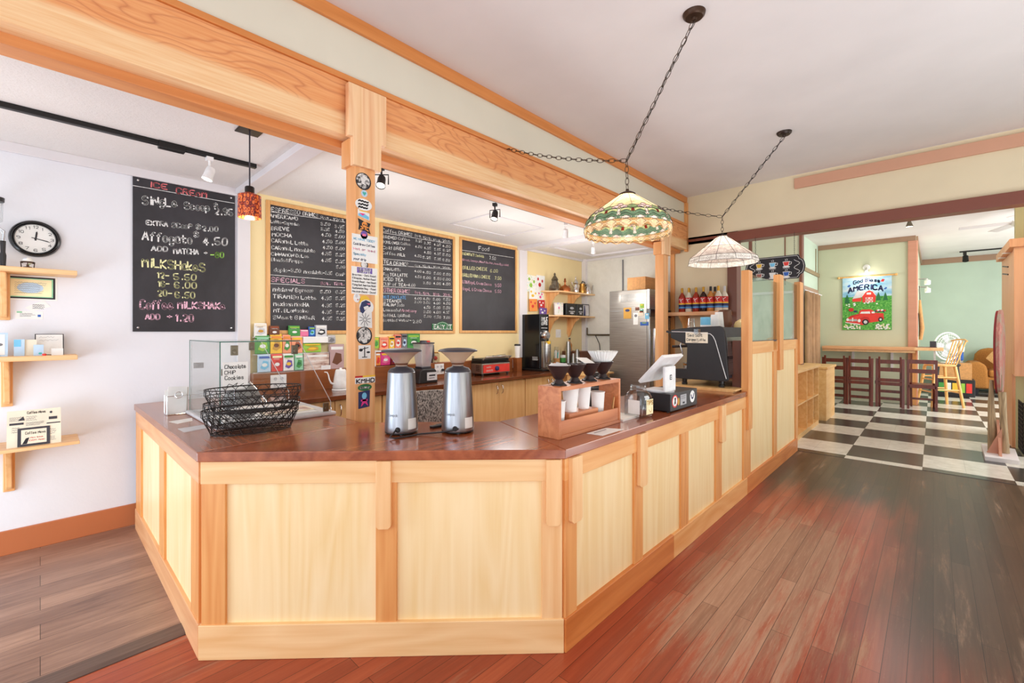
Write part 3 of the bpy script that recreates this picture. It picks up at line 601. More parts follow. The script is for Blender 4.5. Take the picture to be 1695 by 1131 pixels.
ESP=[('ESPRESSO',.043,1.113,.294,1.128,.047,'w'),('DRiNKS',.322,1.129,.463,1.132,.047,'w'),('8oz.',.492,1.125,.589,1.131,.041,'w'),('12oz',.619,1.126,.728,1.139,.042,'w'),('AMERICANO',.033,1.057,.274,1.071,.04,'w'),('Latte-Capucino',.039,1.008,.285,1.021,.032,'w'),('3.50',.495,1.063,.584,1.071,.037,'w'),('3.95',.635,1.062,.73,1.073,.037,'w'),('BREVE',.045,.941,.197,.96,.041,'w'),('3.95',.495,1.012,.578,1.02,.036,'w'),('4.50',.639,1.015,.73,1.026,.037,'w'),('MOCHA',.052,.888,.22,.902,.041,'w'),('4.50',.5,.956,.593,.966,.039,'w'),('5.00',.635,.96,.733,.972,.041,'w'),('CARaMeL Latte',.048,.834,.37,.845,.043,'w'),('4.50',.51,.891,.604,.902,.04,'w'),('5.00',.642,.904,.733,.914,.038,'w'),('CARaMeL Macchiato',.048,.77,.437,.787,.041,'w'),('4.50',.514,.833,.609,.843,.038,'w'),('5.00',.642,.842,.733,.851,.036,'w'),('CiNNAMON DoLce',.045,.712,.377,.729,.036,'w'),('4.85',.5,.773,.596,.782,.041,'w'),('5.25',.642,.779,.736,.787,.036,'w'),('Blended Frappe',.045,.662,.322,.675,.036,'w'),('4.85',.5,.705,.596,.717,.041,'w'),('5.25',.642,.711,.736,.72,.039,'w'),('5.80',.65,.657,.739,.666,.036,'w'),('dopio-3.50',.068,.569,.301,.581,.041,'w'),('Macchiato-3.95',.333,.577,.604,.588,.04,'w'),('ConP',.645,.584,.736,.59,.036,'w'),('SPECIALS',.045,.475,.338,.481,.051,'p'),('8oz.',.492,.483,.584,.487,.035,'p'),('12oz.',.627,.49,.728,.495,.036,'p'),('Matcha w/ Espresso',.058,.388,.416,.402,.045,'w'),('5.50',.489,.398,.589,.404,.038,'w'),('6.25',.642,.404,.739,.41,.039,'w'),('TiRAMiSu Latte',.06,.327,.449,.331,.044,'w'),('4.95',.5,.334,.596,.337,.041,'w'),('5.25',.645,.342,.739,.346,.038,'w'),('Mexican MocHA',.064,.257,.377,.263,.045,'w'),('4.95',.504,.264,.6,.268,.041,'w'),('5.25',.645,.27,.739,.273,.039,'w'),('MT. BLaNccino',.064,.199,.373,.206,.04,'w'),('4.95',.504,.198,.6,.201,.041,'w'),('5.25',.65,.198,.739,.2,.037,'w'),('SWeet GiNGeR',.06,.135,.434,.138,.044,'w'),('4.95',.507,.135,.603,.137,.041,'w'),('5.25',.652,.138,.739,.137,.037,'w')]
COF=[('Coffee DRiNKS',.034,1.111,.408,1.117,.046,'w'),('8oz.',.445,1.122,.546,1.125,.036,'w'),('12oz.',.567,1.115,.683,1.123,.036,'w'),('16oz.',.712,1.107,.826,1.117,.036,'w'),('20oz.',.85,1.12,.975,1.129,.038,'w'),('BREWED Coffee',.043,1.043,.382,1.058,.038,'w'),('3.25',.46,1.063,.546,1.066,.031,'w'),('3.75',.578,1.053,.672,1.062,.034,'w'),('4.25',.72,1.055,.818,1.064,.034,'w'),('4.50',.847,1.056,.969,1.061,.035,'w'),('POUR OVER Coffee',.039,.984,.387,1.008,.037,'w'),('4.50',.455,.995,.546,.999,.034,'w'),('4.95',.578,.996,.672,1.002,.034,'w'),('5.65',.726,.998,.818,1.006,.035,'w'),('6.25',.856,1.006,.969,1.014,.035,'w'),('Cold BREW',.034,.923,.311,.943,.041,'w'),('4.50',.578,.944,.678,.948,.034,'w'),('4.95',.726,.947,.821,.952,.035,'w'),('5.50',.85,.951,.969,.954,.035,'w'),('Coffee MiLk',.032,.866,.316,.874,.042,'w'),('4.50',.445,.89,.54,.89,.033,'w'),('5.25',.559,.881,.672,.888,.034,'w'),('5.95',.726,.885,.821,.889,.035,'w'),('6.50',.85,.886,.96,.889,.035,'w'),('TEA DRiNKS',.048,.763,.356,.767,.051,'w'),('8oz.',.445,.772,.538,.777,.031,'w'),('12oz.',.559,.78,.678,.788,.031,'w'),('16oz.',.712,.784,.826,.789,.033,'w'),('20oz.',.85,.792,.975,.8,.033,'w'),('CHAi LaTTe',.043,.694,.26,.701,.037,'w'),('4.00',.445,.71,.538,.715,.033,'w'),('4.50',.559,.708,.669,.711,.033,'w'),('5.00',.72,.709,.826,.715,.035,'w'),('5.50',.856,.713,.969,.716,.035,'w'),('Fog TEA LATTE',.039,.63,.349,.648,.042,'w'),('4.50',.452,.646,.538,.649,.034,'w'),('5.00',.565,.645,.672,.65,.034,'w'),('5.50',.72,.647,.826,.651,.035,'w'),('6.00',.85,.651,.969,.656,.035,'w'),('ICED TEA',.043,.579,.29,.589,.046,'w'),('3.50',.565,.582,.669,.585,.034,'w'),('4.00',.712,.589,.821,.592,.034,'w'),('4.50',.85,.592,.969,.597,.036,'w'),('CUP of TEA-4.00',.039,.526,.452,.542,.042,'w'),('OTHER DRiNKS',.051,.454,.381,.46,.055,'p'),('8oz.',.449,.461,.542,.463,.039,'p'),('12oz.',.564,.459,.656,.462,.039,'p'),('16oz.',.714,.457,.808,.46,.04,'p'),('20oz.',.859,.461,.973,.464,.041,'p'),('HOT CHOCLATE',.043,.384,.327,.393,.043,'b'),('4.00',.444,.395,.54,.397,.034,'w'),('4.50',.568,.397,.66,.398,.034,'w'),('5.00',.708,.398,.812,.401,.035,'w'),('5.50',.859,.404,.962,.406,.036,'w'),('STEAMER',.048,.345,.268,.351,.04,'w'),('3.00',.444,.353,.54,.355,.034,'w'),('3.50',.568,.35,.66,.354,.034,'w'),('4.00',.714,.35,.812,.355,.035,'w'),('4.50',.859,.357,.966,.358,.035,'w'),('ITALIAN Soda',.04,.304,.301,.307,.04,'w'),('4.50',.574,.292,.664,.295,.039,'w'),('5.00',.714,.294,.812,.298,.04,'w'),('5.50',.859,.298,.962,.302,.041,'w'),('Lemonade/',.043,.246,.257,.247,.04,'w'),('strawberry',.261,.247,.468,.246,.039,'p'),('3.50',.574,.24,.673,.243,.038,'w'),('4.00',.714,.241,.818,.245,.036,'w'),('4.95',.859,.246,.952,.249,.036,'w'),('Red BuLL SpRiTzeR',.037,.187,.381,.19,.037,'w'),('5.80',.577,.19,.679,.189,.035,'w'),('6.50',.722,.182,.822,.183,.04,'w'),('7.00',.863,.181,.962,.183,.036,'w'),('Bottled Water-',.04,.131,.399,.137,.036,'w'),('2.80',.42,.122,.536,.124,.046,'w')]
FOO=[('Food',.327,1.094,.514,1.107,.064,'w'),('BREAKFAST Sandwich',.046,.999,.419,1.004,.041,'y'),('7.50',.525,.996,.639,1.0,.052,'w'),('(Bread, Sausage, Ham / Cheddar, Bacon Egg, Salad)',.046,.926,.893,.944,.029,'p'),('GRILLED CHEESE',.052,.816,.478,.835,.052,'y'),('6.00',.537,.822,.679,.833,.052,'y'),('GRILLED HAM & CHEESE',.046,.722,.533,.732,.052,'y'),('7.50',.625,.731,.746,.738,.053,'y'),('LOX/BageL Cream Cheese',.052,.637,.566,.639,.048,'p'),('9.50',.625,.631,.744,.638,.056,'p'),('BageL & Cream Cheese',.056,.549,.566,.552,.049,'p'),('5.50',.625,.551,.744,.557,.049,'p')]
ICEL=[(.0,1.093,.667,1.099)]
ESPL=[(.03,1.105,.739,1.137),(.035,.535,.739,.54),(.035,.457,.739,.468)]
COFL=[(.025,1.099,.99,1.112),(.025,.817,.99,.849),(.025,.75,.99,.797),(.037,.514,1.0,.541),(.037,.441,1.0,.453)]
FOOL=[(.037,1.055,.993,1.073)]
def board(name,label,loc,w_,h_,texts,lines,fw,sw):
    t=thing(name,label,'chalkboard',loc)
    if fw:
        B(fw*.8,-.006,fw*.8,w_-fw*.8,.0,h_-fw*.8).build('slate','chalkboard',t)
        B(0,-.018,0,fw,.0,h_).build('frame_side','frame_oak',t,.003); B(w_-fw,-.018,0,w_,.0,h_).build('frame_side','frame_oak',t,.003)
        B(fw,-.018,0,w_-fw,.0,fw).build('frame_rail','frame_oak',t,.003); B(fw,-.018,h_-fw,w_-fw,.0,h_).build('frame_rail','frame_oak',t,.003)
    else:
        B(0,-.006,0,w_,0,h_).build('slate','chalkboard',t)
        for a,b in((.03,.03),(w_-.03,.03),(.03,h_-.03),(w_-.03,h_-.03)): MB().lathe([(.009,0),(.007,.004),(0,.006)],(0,0,0),12,True,Matrix.Translation((a,-.006,b))@Matrix.Rotation(PI/2,4,'X')).build('screw','chrome',t,smooth=40)
    m=MB(); yy=-.0075
    for tx,x0,z0,x1,z1,h,c in texts: m.use(CH[c]).text(tx,x0,z0,x1,z1,h*(.76 if fw else .92),sw*(1.25 if h>.055 else 1),yy)
    m.use('chalk_w')
    for a in lines: m.ribbon([(a[0]+(a[2]-a[0])*i/8,a[1]+(a[3]-a[1])*i/8+random.uniform(-.001,.001)) for i in range(9)],.004,yy)
    m.build('chalk_writing',None,t)
    return t
board('menu_chalkboard','unframed black ice cream price board on the white wall',(.475,4.358,1.452),.672,1.17,ICE,ICEL,0,.0085)
board('menu_chalkboard','oak framed espresso drinks chalkboard left of the stickered post',(1.391,4.36,1.43),1.06,1.205,ESP,ESPL,.034,.0062)
tb=board('menu_chalkboard','oak framed coffee and tea drinks chalkboard with a green street sign',(2.523,4.36,1.43),1.04,1.205,COF,COFL,.034,.006)
m=MB().use('dark_green').prism([(.69,.045),(1.0,.045),(1.0,.118),(.93,.118),(.90,.135),(.845,.147),(.79,.135),(.76,.118),(.69,.118)],-.012,-.0065,'Y')
m.use('ink_white').text('EASY ST',.715,.058,.98,.058,.045,.009,-.013,0).ribbon([(.697,.052),(.993,.052)],.003,-.013).ribbon([(.697,.111),(.76,.111),(.80,.127),(.845,.137),(.89,.127),(.93,.111),(.993,.111)],.003,-.013)
m.build('street_sign',None,tb,label='green street sign plate reading EASY ST')
board('menu_chalkboard','oak framed food menu chalkboard, half empty, right of the others',(3.64,4.36,1.434),1.065,1.22,FOO,FOOL,.034,.006)

# ================================================================ LEFT WALL: CLOCK AND SHELVES
R90=Matrix.Rotation(PI/2,4,'X')
t=thing('wall_clock','round black framed clock on the white wall above the top shelf','clock',(-.022,4.36,2.07))
MB().lathe([(.117,0),(.121,.012),(.115,.03),(.107,.034),(.101,.024),(.097,.026),(.093,.014)],(0,0,0),48,False,R90).build('rim','black_gloss',t,smooth=30)
MB().lathe([(.098,0),(.098,.012)],(0,0,0),48,True,R90).build('dial','white_paper',t)
m=MB().use('ink_black')
for i in range(12):
    a=PI/2-2*PI*(i+1)/12; s_=str(i+1); wd=.009*len(s_)
    m.text(s_,.077*math.cos(a)-wd/2-(.003 if len(s_)==1 else 0),.077*math.sin(a)-.008,.077*math.cos(a)+wd/2+.004,.077*math.sin(a)-.008,.017,.0025,-.0127,0)
m.build('numerals',None,t)
m=MB().use('ink_black').poly([(-.004,-.012),(.004,-.012),(.010,.036),(.008,.05),(.002,.044)],-.0145); m.build('hour_hand',None,t)
m=MB().use('ink_black').poly([(-.018,.008),(-.018,.004),(.055,-.014),(.075,-.020),(.055,-.008)],-.016).disc(0,0,.006,.006,-.0165); m.build('minute_hand',None,t)
def shelf(label,z,depth,x0,x1,bx,bh,th=.032):
    t=thing('wall_shelf',label,'shelf',(0,4.36,z))
    m=MB(); m.prism([(x0,0),(x1,0),(x1,-depth[1]),(x0,-depth[0])],-th,0,'Z'); m.build('board','shelf_pine',t,.003)
    b=B(bx,-.018,-th-bh,bx+.052,0,-th).build('bracket_plate','bracket_pine',t,.003)
    m=MB().prism([(-.018,-th),(-.018,-th-bh+.02),(-.03,-th-bh+.016),(-.043,-th-bh+.035),(-.05,-th-bh+.10),(-.075,-th-bh*.45),(-.15,-th-.03),(-.155,-th)],bx+.012,bx+.040,'X'); m.build('bracket_arm','bracket_pine',t,.004)
shelf('top pine wall shelf holding a siphon brewer, beneath the clock',1.858,(.2,.2),-.75,.17,-.186,.30)
shelf('middle pine wall shelf holding cards and a framed notice',1.296,(.2,.2),-.75,.172,-.174,.297)
shelf('lowest pine wall shelf holding a newspaper display',.737,(.33,.30),-.75,.178,-.165,.30,.02)
# siphon coffee brewer on the top shelf (mostly out of frame)
t=thing('siphon_brewer','glass siphon coffee brewer with black lid on the top shelf','coffee maker',(-.205,4.22,1.858))
MB().lathe([(.03,.0),(.03,.004),(.0,.006)],(.045,0,0),20).build('base','black_plastic',t,smooth=40)
MB().lathe([(.012,0),(.015,.07),(.011,.09),(.013,.16)],(.045,0,0),14).build('handle','black_plastic',t,smooth=40)
MB().lathe([(.01,.13),(.05,.15),(.055,.19),(.04,.235),(.018,.25)],(0,0,0),24,False).build('lower_globe','clear_glass',t,smooth=60)
MB().lathe([(.018,.26),(.045,.28),(.047,.40)],(0,0,0),24,False).build('upper_chamber','clear_glass',t,smooth=60)
MB().lathe([(.052,.40),(.053,.425),(.0,.43)],(0,0,0),24).build('lid','black_plastic',t,smooth=40)
MB().tube([(.045,0,.15),(.05,0,.22),(.02,0,.25),(-.02,0,.25)],.006).build('clamp','chrome',t,smooth=50)
t=thing('desk_globe','miniature globe on a dark wooden stand on the top shelf','globe',(-.055,4.20,1.858))
MB().lathe([(.02,0),(.02,.006),(.006,.01),(.006,.03)],(0,0,0),16).build('stand','bronze',t,smooth=40)
MB().lathe([(.03,.03),(.033,.033),(.033,.038),(.03,.04)],(0,0,0),24,False).build('ring','bronze',t,smooth=40)
m=MB()
for a in range(4): m.tube([(.03*math.cos(a*1.57),.03*math.sin(a*1.57),.035),(.027*math.cos(a*1.57),.027*math.sin(a*1.57),0)],.003,6)
m.build('stand_legs','bronze',t); MB().ball((0,0,.043),.024).build('sphere','floral_print',t,smooth=60)
# framed certificate and cards pinned to the wall
t=thing('certificate_frame','framed certificate with dark border on the wall under the top shelf','picture frame',(-.145,4.36,1.672))
m=MB().use('white_paper').rect(-.012,-.012,.225,.152,-.001).use('ink_black').rect(-.004,-.002,.215,.142,-.003).use('mint').rect(.006,.008,.205,.132,-.004).use('pale_yellow').rect(.012,.014,.198,.126,-.0045).use('pale_blue').disc(.1,.07,.06,.035,-.005).use('grey_print').scribble(.03,.03,.18,.11,6,.0015,-.0055); m.build('certificate',None,t)
o=MB().use('white_paper').prism([(0,.02),(.03,-.005),(.12,.03),(.085,.075)],-.002,-.0005,'Y').use('grey_print').scribble(.035,.012,.09,.045,3,.003,-.0025).build('drawing_card',None,None,loc=(-.07,4.36,1.59)); tag(o,'tilted white drawing card pinned under the certificate','card')
o=MB().use('white_paper').box(0,-.0015,0,.125,-.0005,.052).use('mint').rect(.006,.04,.03,.05,-.002).use('grey_print').scribble(.02,.014,.09,.04,3,.002,-.002).use('blue').rect(.1,.015,.115,.03,-.002).build('gift_card',None,None,loc=(-.112,4.36,1.535)); tag(o,'long printed coupon pinned to the wall under the drawing card','card')
# things on the middle shelf
def card(label,x,y,w_,h_,mat_,extra=None,lean=.18,name='card',cat='card',z=1.296):
    t=thing(name,label,cat,(x,y,z)); M=Matrix.Rotation(-lean,4,'X')
    m=MB().use(mat_); m.add([(0,0,0),(w_,0,0),(w_,0,h_),(0,0,h_),(0,.002,0),(w_,.002,0),(w_,.002,h_),(0,.002,h_)],[(3,2,1,0)[::-1],(4,5,6,7)[::-1],(0,1,5,4),(1,2,6,5),(2,3,7,6),(3,0,4,7)])
    if extra: extra(m)
    for i,v in enumerate(m.v): m.v[i]=tuple(M@Vector(v))
    m.build('sheet',None,t); return t
card('pale sheet in a stand at the left end of the middle shelf',-.24,4.21,.10,.15,'pale_blue',lambda m:(m.use('white_paper').rect(.0,.01,.088,.14,-.001),m.use('grey_print').disc(.06,.075,.02,.01,-.0015)))
card('narrow sky blue leaflet on the middle shelf',-.115,4.22,.046,.108,'pale_blue',lambda m:m.use('sky').rect(.0,.06,.03,.105,-.001))
card('cream folded card standing on the middle shelf',-.078,4.23,.062,.105,'cream_paper')
card('small lilac card on the middle shelf in front of the framed notice',-.03,4.19,.045,.072,'pale_blue',lambda m:m.use('teal').disc(.03,.015,.008,.006,-.001))
card('white notice in a thin dark frame on the middle shelf',-.025,4.28,.135,.142,'ink_black',lambda m:(m.use('white_paper').rect(.005,.004,.130,.138,-.001),m.use('grey_print').scribble(.02,.09,.115,.13,2,.001,-.0015)),name='framed_notice',cat='picture frame')
o=MB().lathe([(.008,0),(.011,.01),(.007,.013),(0,.014)],(0,0,0),14).build('wax_candle','bright_red',None,smooth=40,loc=(.018,4.172,1.296)); tag(o,'tiny red candle pot at the front edge of the middle shelf','candle')
card('plain white business card leaning before the framed notice',.05,4.2,.055,.045,'white_paper')
# newspaper display
def news(m):
    m.use('ink_black').text('Coffee News',.085,.208,.165,.208,.016,.0022,-.0015,.1)
    m.use('grey_print'); 
    for a in((.01,.165,.07,.195),(.08,.16,.13,.195),(.02,.09,.06,.13),(.08,.13,.16,.155),(.17,.02,.215,.05),(.17,.06,.215,.10)): m.scribble(*a,3,.0018,-.0015)
    m.use('charcoal').rect(.01,.142,.07,.155,-.0015).rect(.17,.132,.232,.139,-.0015).poly([(.045,.168),(.075,.168),(.068,.195)],-.0015).rect(.18,.16,.218,.178,-.0015).disc(.19,.208,.006,.008,-.0015)
    m.use('charcoal').rect(.045,.0,.185,.118,-.003); m.use('cream_paper').rect(.06,.014,.17,.105,-.0035)
    m.use('ink_black').text('Coffee News',.078,.075,.165,.075,.016,.0022,-.004,.1).poly([(.065,.015),(.08,.05),(.095,.055),(.085,.015)],-.004)
    m.use('red').text('New Issue',.1,.048,.155,.048,.009,.0014,-.004,.1).text('EVERY Week!',.095,.03,.162,.03,.009,.0014,-.004,.1)
t=card('printed coffee newspaper in a leaning holder on the lowest shelf',-.142,4.1,.235,.235,'cream_paper',news,.42,'newspaper','newspaper',.737)
B(.0,.02,.0,.23,.09,.012).build('holder_foot','black_plastic',t)

# ================================================================ TRACK LIGHTS AND SMALL PENDANT
t=thing('track_light','black track light with one white head above the nook','track light',(0,3.62,2.68))
B(-2.4,-.018,-.03,1.09,.018,0).build('track','black_metal',t,.003); B(.52,-.026,-.045,.66,.026,.0).build('coupler','black_metal',t,.004)
def head(parent,loc,m_,black=False,tilt=.3,rz=0):
    M=Matrix.Translation(loc)@Matrix.Rotation(rz,4,'Z')
    m=MB().box(-.02,-.018,-.055,.02,.018,-.028,M); m.tube([(0,0,-.05),(0,0,-.09)],.007,8,False,M)
    if black: m.tube([(0,-.05,-.16),(0,-.05,-.09),(0,.05,-.09),(0,.05,-.16)],.005,8,False,M)
    h=m.build('head_mount',m_,parent,smooth=40)
    M2=M@Matrix.Translation((0,0,-.135))@Matrix.Rotation(tilt,4,'Y')@Matrix.Scale(.8,4)
    MB().lathe([(.012,.05),(.03,.045),(.036,.02),(.037,-.03),(.043,-.065),(.04,-.065),(.034,-.03)],(0,0,0),24,False,M2).lathe([(0,.05),(.012,.05)],(0,0,0),24,False,M2).build('head',m_,parent,smooth=40)
    MB().lathe([(.036,-.055),(0,-.05)],(0,0,0),24,False,M2).build('lamp_face','halogen_glow',parent)
head(t,(.80,0,0),'white_plastic')
t=thing('track_light','black track under the beam with two black and one white heads','track light',(0,2.93,2.68))
B(1.5,-.018,-.03,4.9,.018,0).build('track','black_metal',t,.003)
head(t,(1.70,-.02,0),'black_plastic',True,.5,.8); head(t,(2.92,0.05,0),'black_plastic',True,.4,.4); head(t,(3.98,.02,0),'white_plastic',False,-.5,.8)
t=thing('ceiling_spot','small white spot lamp by the kitchen ceiling hatch','spot lamp',(5.15,3.35,2.68)); head(t,(0,0,.02),'white_plastic',False,-.5,.5)
t=thing('pendant_lamp','small cylinder pendant with red mosaic glass shade over the nook','pendant lamp',(.877,3.03,2.68))
B(-.065,-.065,-.008,.065,.065,0).build('canopy','dark_bronze',t,.003)
MB().tube([(0,0,-.008),(0,0,-.34)],.0045).build('cord','charcoal',t,smooth=50)
MB().lathe([(.022,-.345),(.026,-.35),(.026,-.385),(.03,-.40)],(0,0,0),20).build('socket_cap','black_metal',t,smooth=40)
MB().lathe([(.03,-.385),(.0625,-.40),(.064,-.535),(.060,-.535),(.058,-.405)],(0,0,0),32,False).build('shade','mosaic_glass',t,smooth=40)
MB().ball((0,0,-.47),.022).build('bulb','bulb_glow',t,smooth=60)

# ================================================================ SWAG LAMPS
def chain(pts,r=.0024,ln=.06,wd=.026):
    m=MB(); tot=0; k=0
    for a,b in zip(pts,pts[1:]):
        a=Vector(a);b=Vector(b);n=max(1,round((b-a).length/(ln*.8))); d=(b-a).normalized(); u=Vector((0,0,1)) if abs(d.z)<.9 else Vector((1,0,0)); x=u.cross(d).normalized(); y=d.cross(x)
        for i in range(n):
            c=a+(b-a)*((i+.5)/n); w_=x if k%2 else y; k+=1
            m.tube([c+d*(ln/2*math.cos(q))+w_*(wd/2*math.sin(q)) for q in [2*PI*j/10 for j in range(10)]],r,5,True)
    return m
def sag(a,b,s,n=6): return [tuple(Vector(a).lerp(Vector(b),i/n)-Vector((0,0,s*4*(i/n)*(1-i/n)))) for i in range(n+1)]
def canopy(t,mat_):
    MB().lathe([(.0,-.045),(.012,-.045),(.016,-.03),(.05,-.028),(.062,-.016),(.066,0)],(0,0,0),28).build('canopy',mat_,t,smooth=35)
# lamp one: leaded flower shade
t=thing('swag_lamp','hanging stained glass lamp with green and pink flower shade','pendant lamp',(2.727,1.056,3.385))
K=(-.024,.441,-.786); canopy(t,'bronze')
chain([(0,0,-.045),K]).build('chain','chain_brown',t,smooth=60)
MB().tube([(0.004,0,-.045)]+[tuple(Vector((0,0,-.05)).lerp(Vector(K),i/8)+Vector((.006*math.sin(i*2),.006*math.cos(i*2),0))) for i in range(1,8)]+[K],.0025,6).build('cord','iron_wire',t,smooth=60)
chain(sag(K,(-.083,1.49,-.43),.03)).build('tether_chain','chain_brown',t,smooth=60)
MB().tube([(-.083,1.47,-.43),(-.083,1.5,-.43),(-.083,1.5,-.41)],.004).build('hook','iron_wire',t)
LX,LY,LZ=-.022,.436,-1.28   # shade base centre (z of rim)
chain([K,(LX,LY,LZ+.295)],.0022,.05).build('drop_chain','chain_brown',t,smooth=60)
PROF=[(0,.280,0),(.08,.287,.02),(.2,.286,.05),(.35,.272,.088),(.48,.248,.12),(.6,.216,.148),(.7,.178,.174),(.85,.115,.218),(1,.05,.264)]
def prof(f):
    for a,b in zip(PROF,PROF[1:]):
        if f<=b[0]: q=(f-a[0])/(b[0]-a[0]); return (a[1]+(b[1]-a[1])*q,a[2]+(b[2]-a[2])*q)
    return PROF[-1][1:]
NR=10; NT_=160; NH=44
def pat(p,f):
    # p: 0..1 across one of the ten repeats, f: height fraction
    d=abs(p-.5); e=.5-d; h=abs(((2*p)%1)-.5)
    if f<.155: return 'sg_peach' if h/.5+abs(f-.085)/.10<1 else 'sg_amber'
    if f<.235 and h/.34+abs(f-.19)/.05<1: return 'sg_white'
    if d<.055 and .26<f<.43: return 'sg_white'
    if e<.05 and .34<f<.43: return 'dark_red_glass'
    if (d/.12)**2+((f-.565)/.05)**2<1 or ((d-.17)/.15)**2+((f-.49)/.052)**2<1: return 'sg_pink'
    if f>.50+.06*math.cos(2*PI*e): return 'sg_cream'
    band=.235+.06*math.sin(2*PI*p+PI)**2
    if f<band: return 'sg_darkgreen'
    return 'sg_darkgreen' if f<band+.09 else ('sg_lightgreen' if f<band+.15 else 'sg_green')
shade_glass('dark_red_glass',(140,40,30),.4)
m=MB(); vs=[]
for j in range(NH+1):
    f=j/NH; r,z=prof(f)
    for i in range(NT_):
        a=2*PI*i/NT_; zz=z
        if j<=3: p=(i/NT_*NR*2)%1; zz=z-(.016*(1-abs(p-.5)*2))*(1-j/4)
        vs.append((LX+r*math.cos(a),LY+r*math.sin(a),LZ+zz))
o0=len(m.v); m.v+=vs
for j in range(NH):
    for i in range(NT_):
        m.use(pat(((i+.5)/NT_*NR)%1,(j+.5)/NH)); m.face((j*NT_+i,j*NT_+(i+1)%NT_,(j+1)*NT_+(i+1)%NT_,(j+1)*NT_+i))
m.build('glass_shade',None,t,smooth=60)
m=MB()
def lead(fn,n=24,r=.0016):
    for k in range(NR):
        pts=[]
        for i in range(n+1):
            p,f=fn(i/n); a=2*PI*(k+p)/NR; rr,z=prof(max(0,min(1,f))); pts.append((LX+(rr+.001)*math.cos(a),LY+(rr+.001)*math.sin(a),LZ+z+.0005))
        m.tube(pts,r,5)
lead(lambda q:(q,.235+.06*math.sin(2*PI*q)**2)); lead(lambda q:(q,.325+.06*math.sin(2*PI*q)**2)); lead(lambda q:(q,.44+.02*math.sin(2*PI*q)**2))
lead(lambda q:(q,.50+.06*math.cos(2*PI*min(q,1-q))))
for o_ in(.25,.75): lead(lambda q:(o_+.18*math.cos(2*PI*q),.085+.075*math.sin(2*PI*q)),4); lead(lambda q:(o_+.17*math.cos(2*PI*q),.19+.05*math.sin(2*PI*q)),4)
lead(lambda q:(.5+.12*math.cos(2*PI*q),.565+.05*math.sin(2*PI*q)),14); lead(lambda q:(.33+.15*math.cos(2*PI*q),.49+.052*math.sin(2*PI*q)),14); lead(lambda q:(.67+.15*math.cos(2*PI*q),.49+.052*math.sin(2*PI*q)),14)
lead(lambda q:(.5+.06*math.cos(2*PI*q),.345+.085*math.sin(2*PI*q)),12); lead(lambda q:(.05*math.cos(2*PI*q),.385+.045*math.sin(2*PI*q)),8); lead(lambda q:(0.0,.56+.44*q),6,.0013); lead(lambda q:(q,0.0),10)
m.build('leading','lead',t,smooth=60)
MB().lathe([(.056,.255),(.054,.27),(.03,.283),(.012,.288),(.01,.302),(0,.304)],(LX,LY,LZ),24).build('cap','bronze',t,smooth=40)
MB().ball((LX,LY,LZ+.12),.035).build('bulb','bulb_glow',t,smooth=60)
light('flower_lamp_light','POINT',(2.727+LX,1.056+LY,3.385+LZ+.12),9,(1,.88,.7),.05)
# lamp two: white panelled cone
t=thing('swag_lamp','hanging conical lamp with pale white glass panels and patterned band','pendant lamp',(4.952,1.051,3.385))
K=(-.08,.545,-.738); canopy(t,'dark_bronze')
chain([(0,0,-.045),K]).build('chain','iron_wire',t,smooth=60)
MB().tube([(0.004,0,-.045)]+[tuple(Vector((0,0,-.05)).lerp(Vector(K),i/8)+Vector((.006*math.sin(i*2),.006*math.cos(i*2),0))) for i in range(1,8)]+[K],.0022,6).build('cord','iron_wire',t,smooth=60)
chain(sag(K,(-.22,1.50,-.40),.03)).build('tether_chain','iron_wire',t,smooth=60)
LX,LY,LZ=-.08,.545,-1.225
chain([K,(LX,LY,LZ+.30)],.0022,.045).build('drop_chain','iron_wire',t,smooth=60)
N=12; m=MB(); R1,R2,R3=.045,.325,.34
def ring(r,z): return [(LX+r*math.cos(2*PI*(i+.3)/N),LY+r*math.sin(2*PI*(i+.3)/N),LZ+z) for i in range(N)]
rs=[ring(R1,.285),ring(.19,.162),ring(R2,.055),ring(R3,.0)]
for q in rs: m.v+=q
for j,mt in enumerate(['sg_white','sg_white','sg_band']):
    for i in range(N): m.use(mt); m.face((j*N+i,(j+1)*N+i,(j+1)*N+(i+1)%N,j*N+(i+1)%N))
m.build('glass_shade',None,t)
m=MB()
for j,q in enumerate(rs): m.tube(q,.002,6,True)
for i in range(N): m.tube([rs[j][i] for j in range(4)],.002,6)
for i in range(N):
    a,b=[Vector(rs[k][i]) for k in(2,3)]; c,d=[Vector(rs[k][(i+1)%N]) for k in(2,3)]; mid=lambda u,v:tuple(a.lerp(c,u).lerp(b.lerp(d,u),v)*1.0+Vector((math.cos(2*PI*(i+.8)/N),math.sin(2*PI*(i+.8)/N),0))*.0015)
    m.tube([mid(.5,.25),mid(.57,.5),mid(.5,.75),mid(.43,.5)],.0012,4,True)
    for u in(.12,.2,.28,.36): m.tube([mid(u,.3),mid(u+.05,.5),mid(u,.7)],.001,4); m.tube([mid(1-u,.3),mid(.95-u,.5),mid(1-u,.7)],.001,4)
m.build('leading','lead',t)
MB().lathe([(.05,.28),(.045,.295),(.012,.30),(.01,.315),(0,.317)],(LX,LY,LZ),20).build('cap','dark_bronze',t,smooth=40)
MB().ball((LX,LY,LZ+.12),.035).build('bulb','bulb_glow',t,smooth=60)
light('cone_lamp_light','POINT',(4.952+LX,1.051+LY,3.385+LZ+.1),7,(1,.88,.72),.05)
light('mosaic_pendant_light','POINT',(.877,3.03,2.16),2,(1,.8,.55),.03)
# ================================================================ ON THE COUNTER
ZC=.92
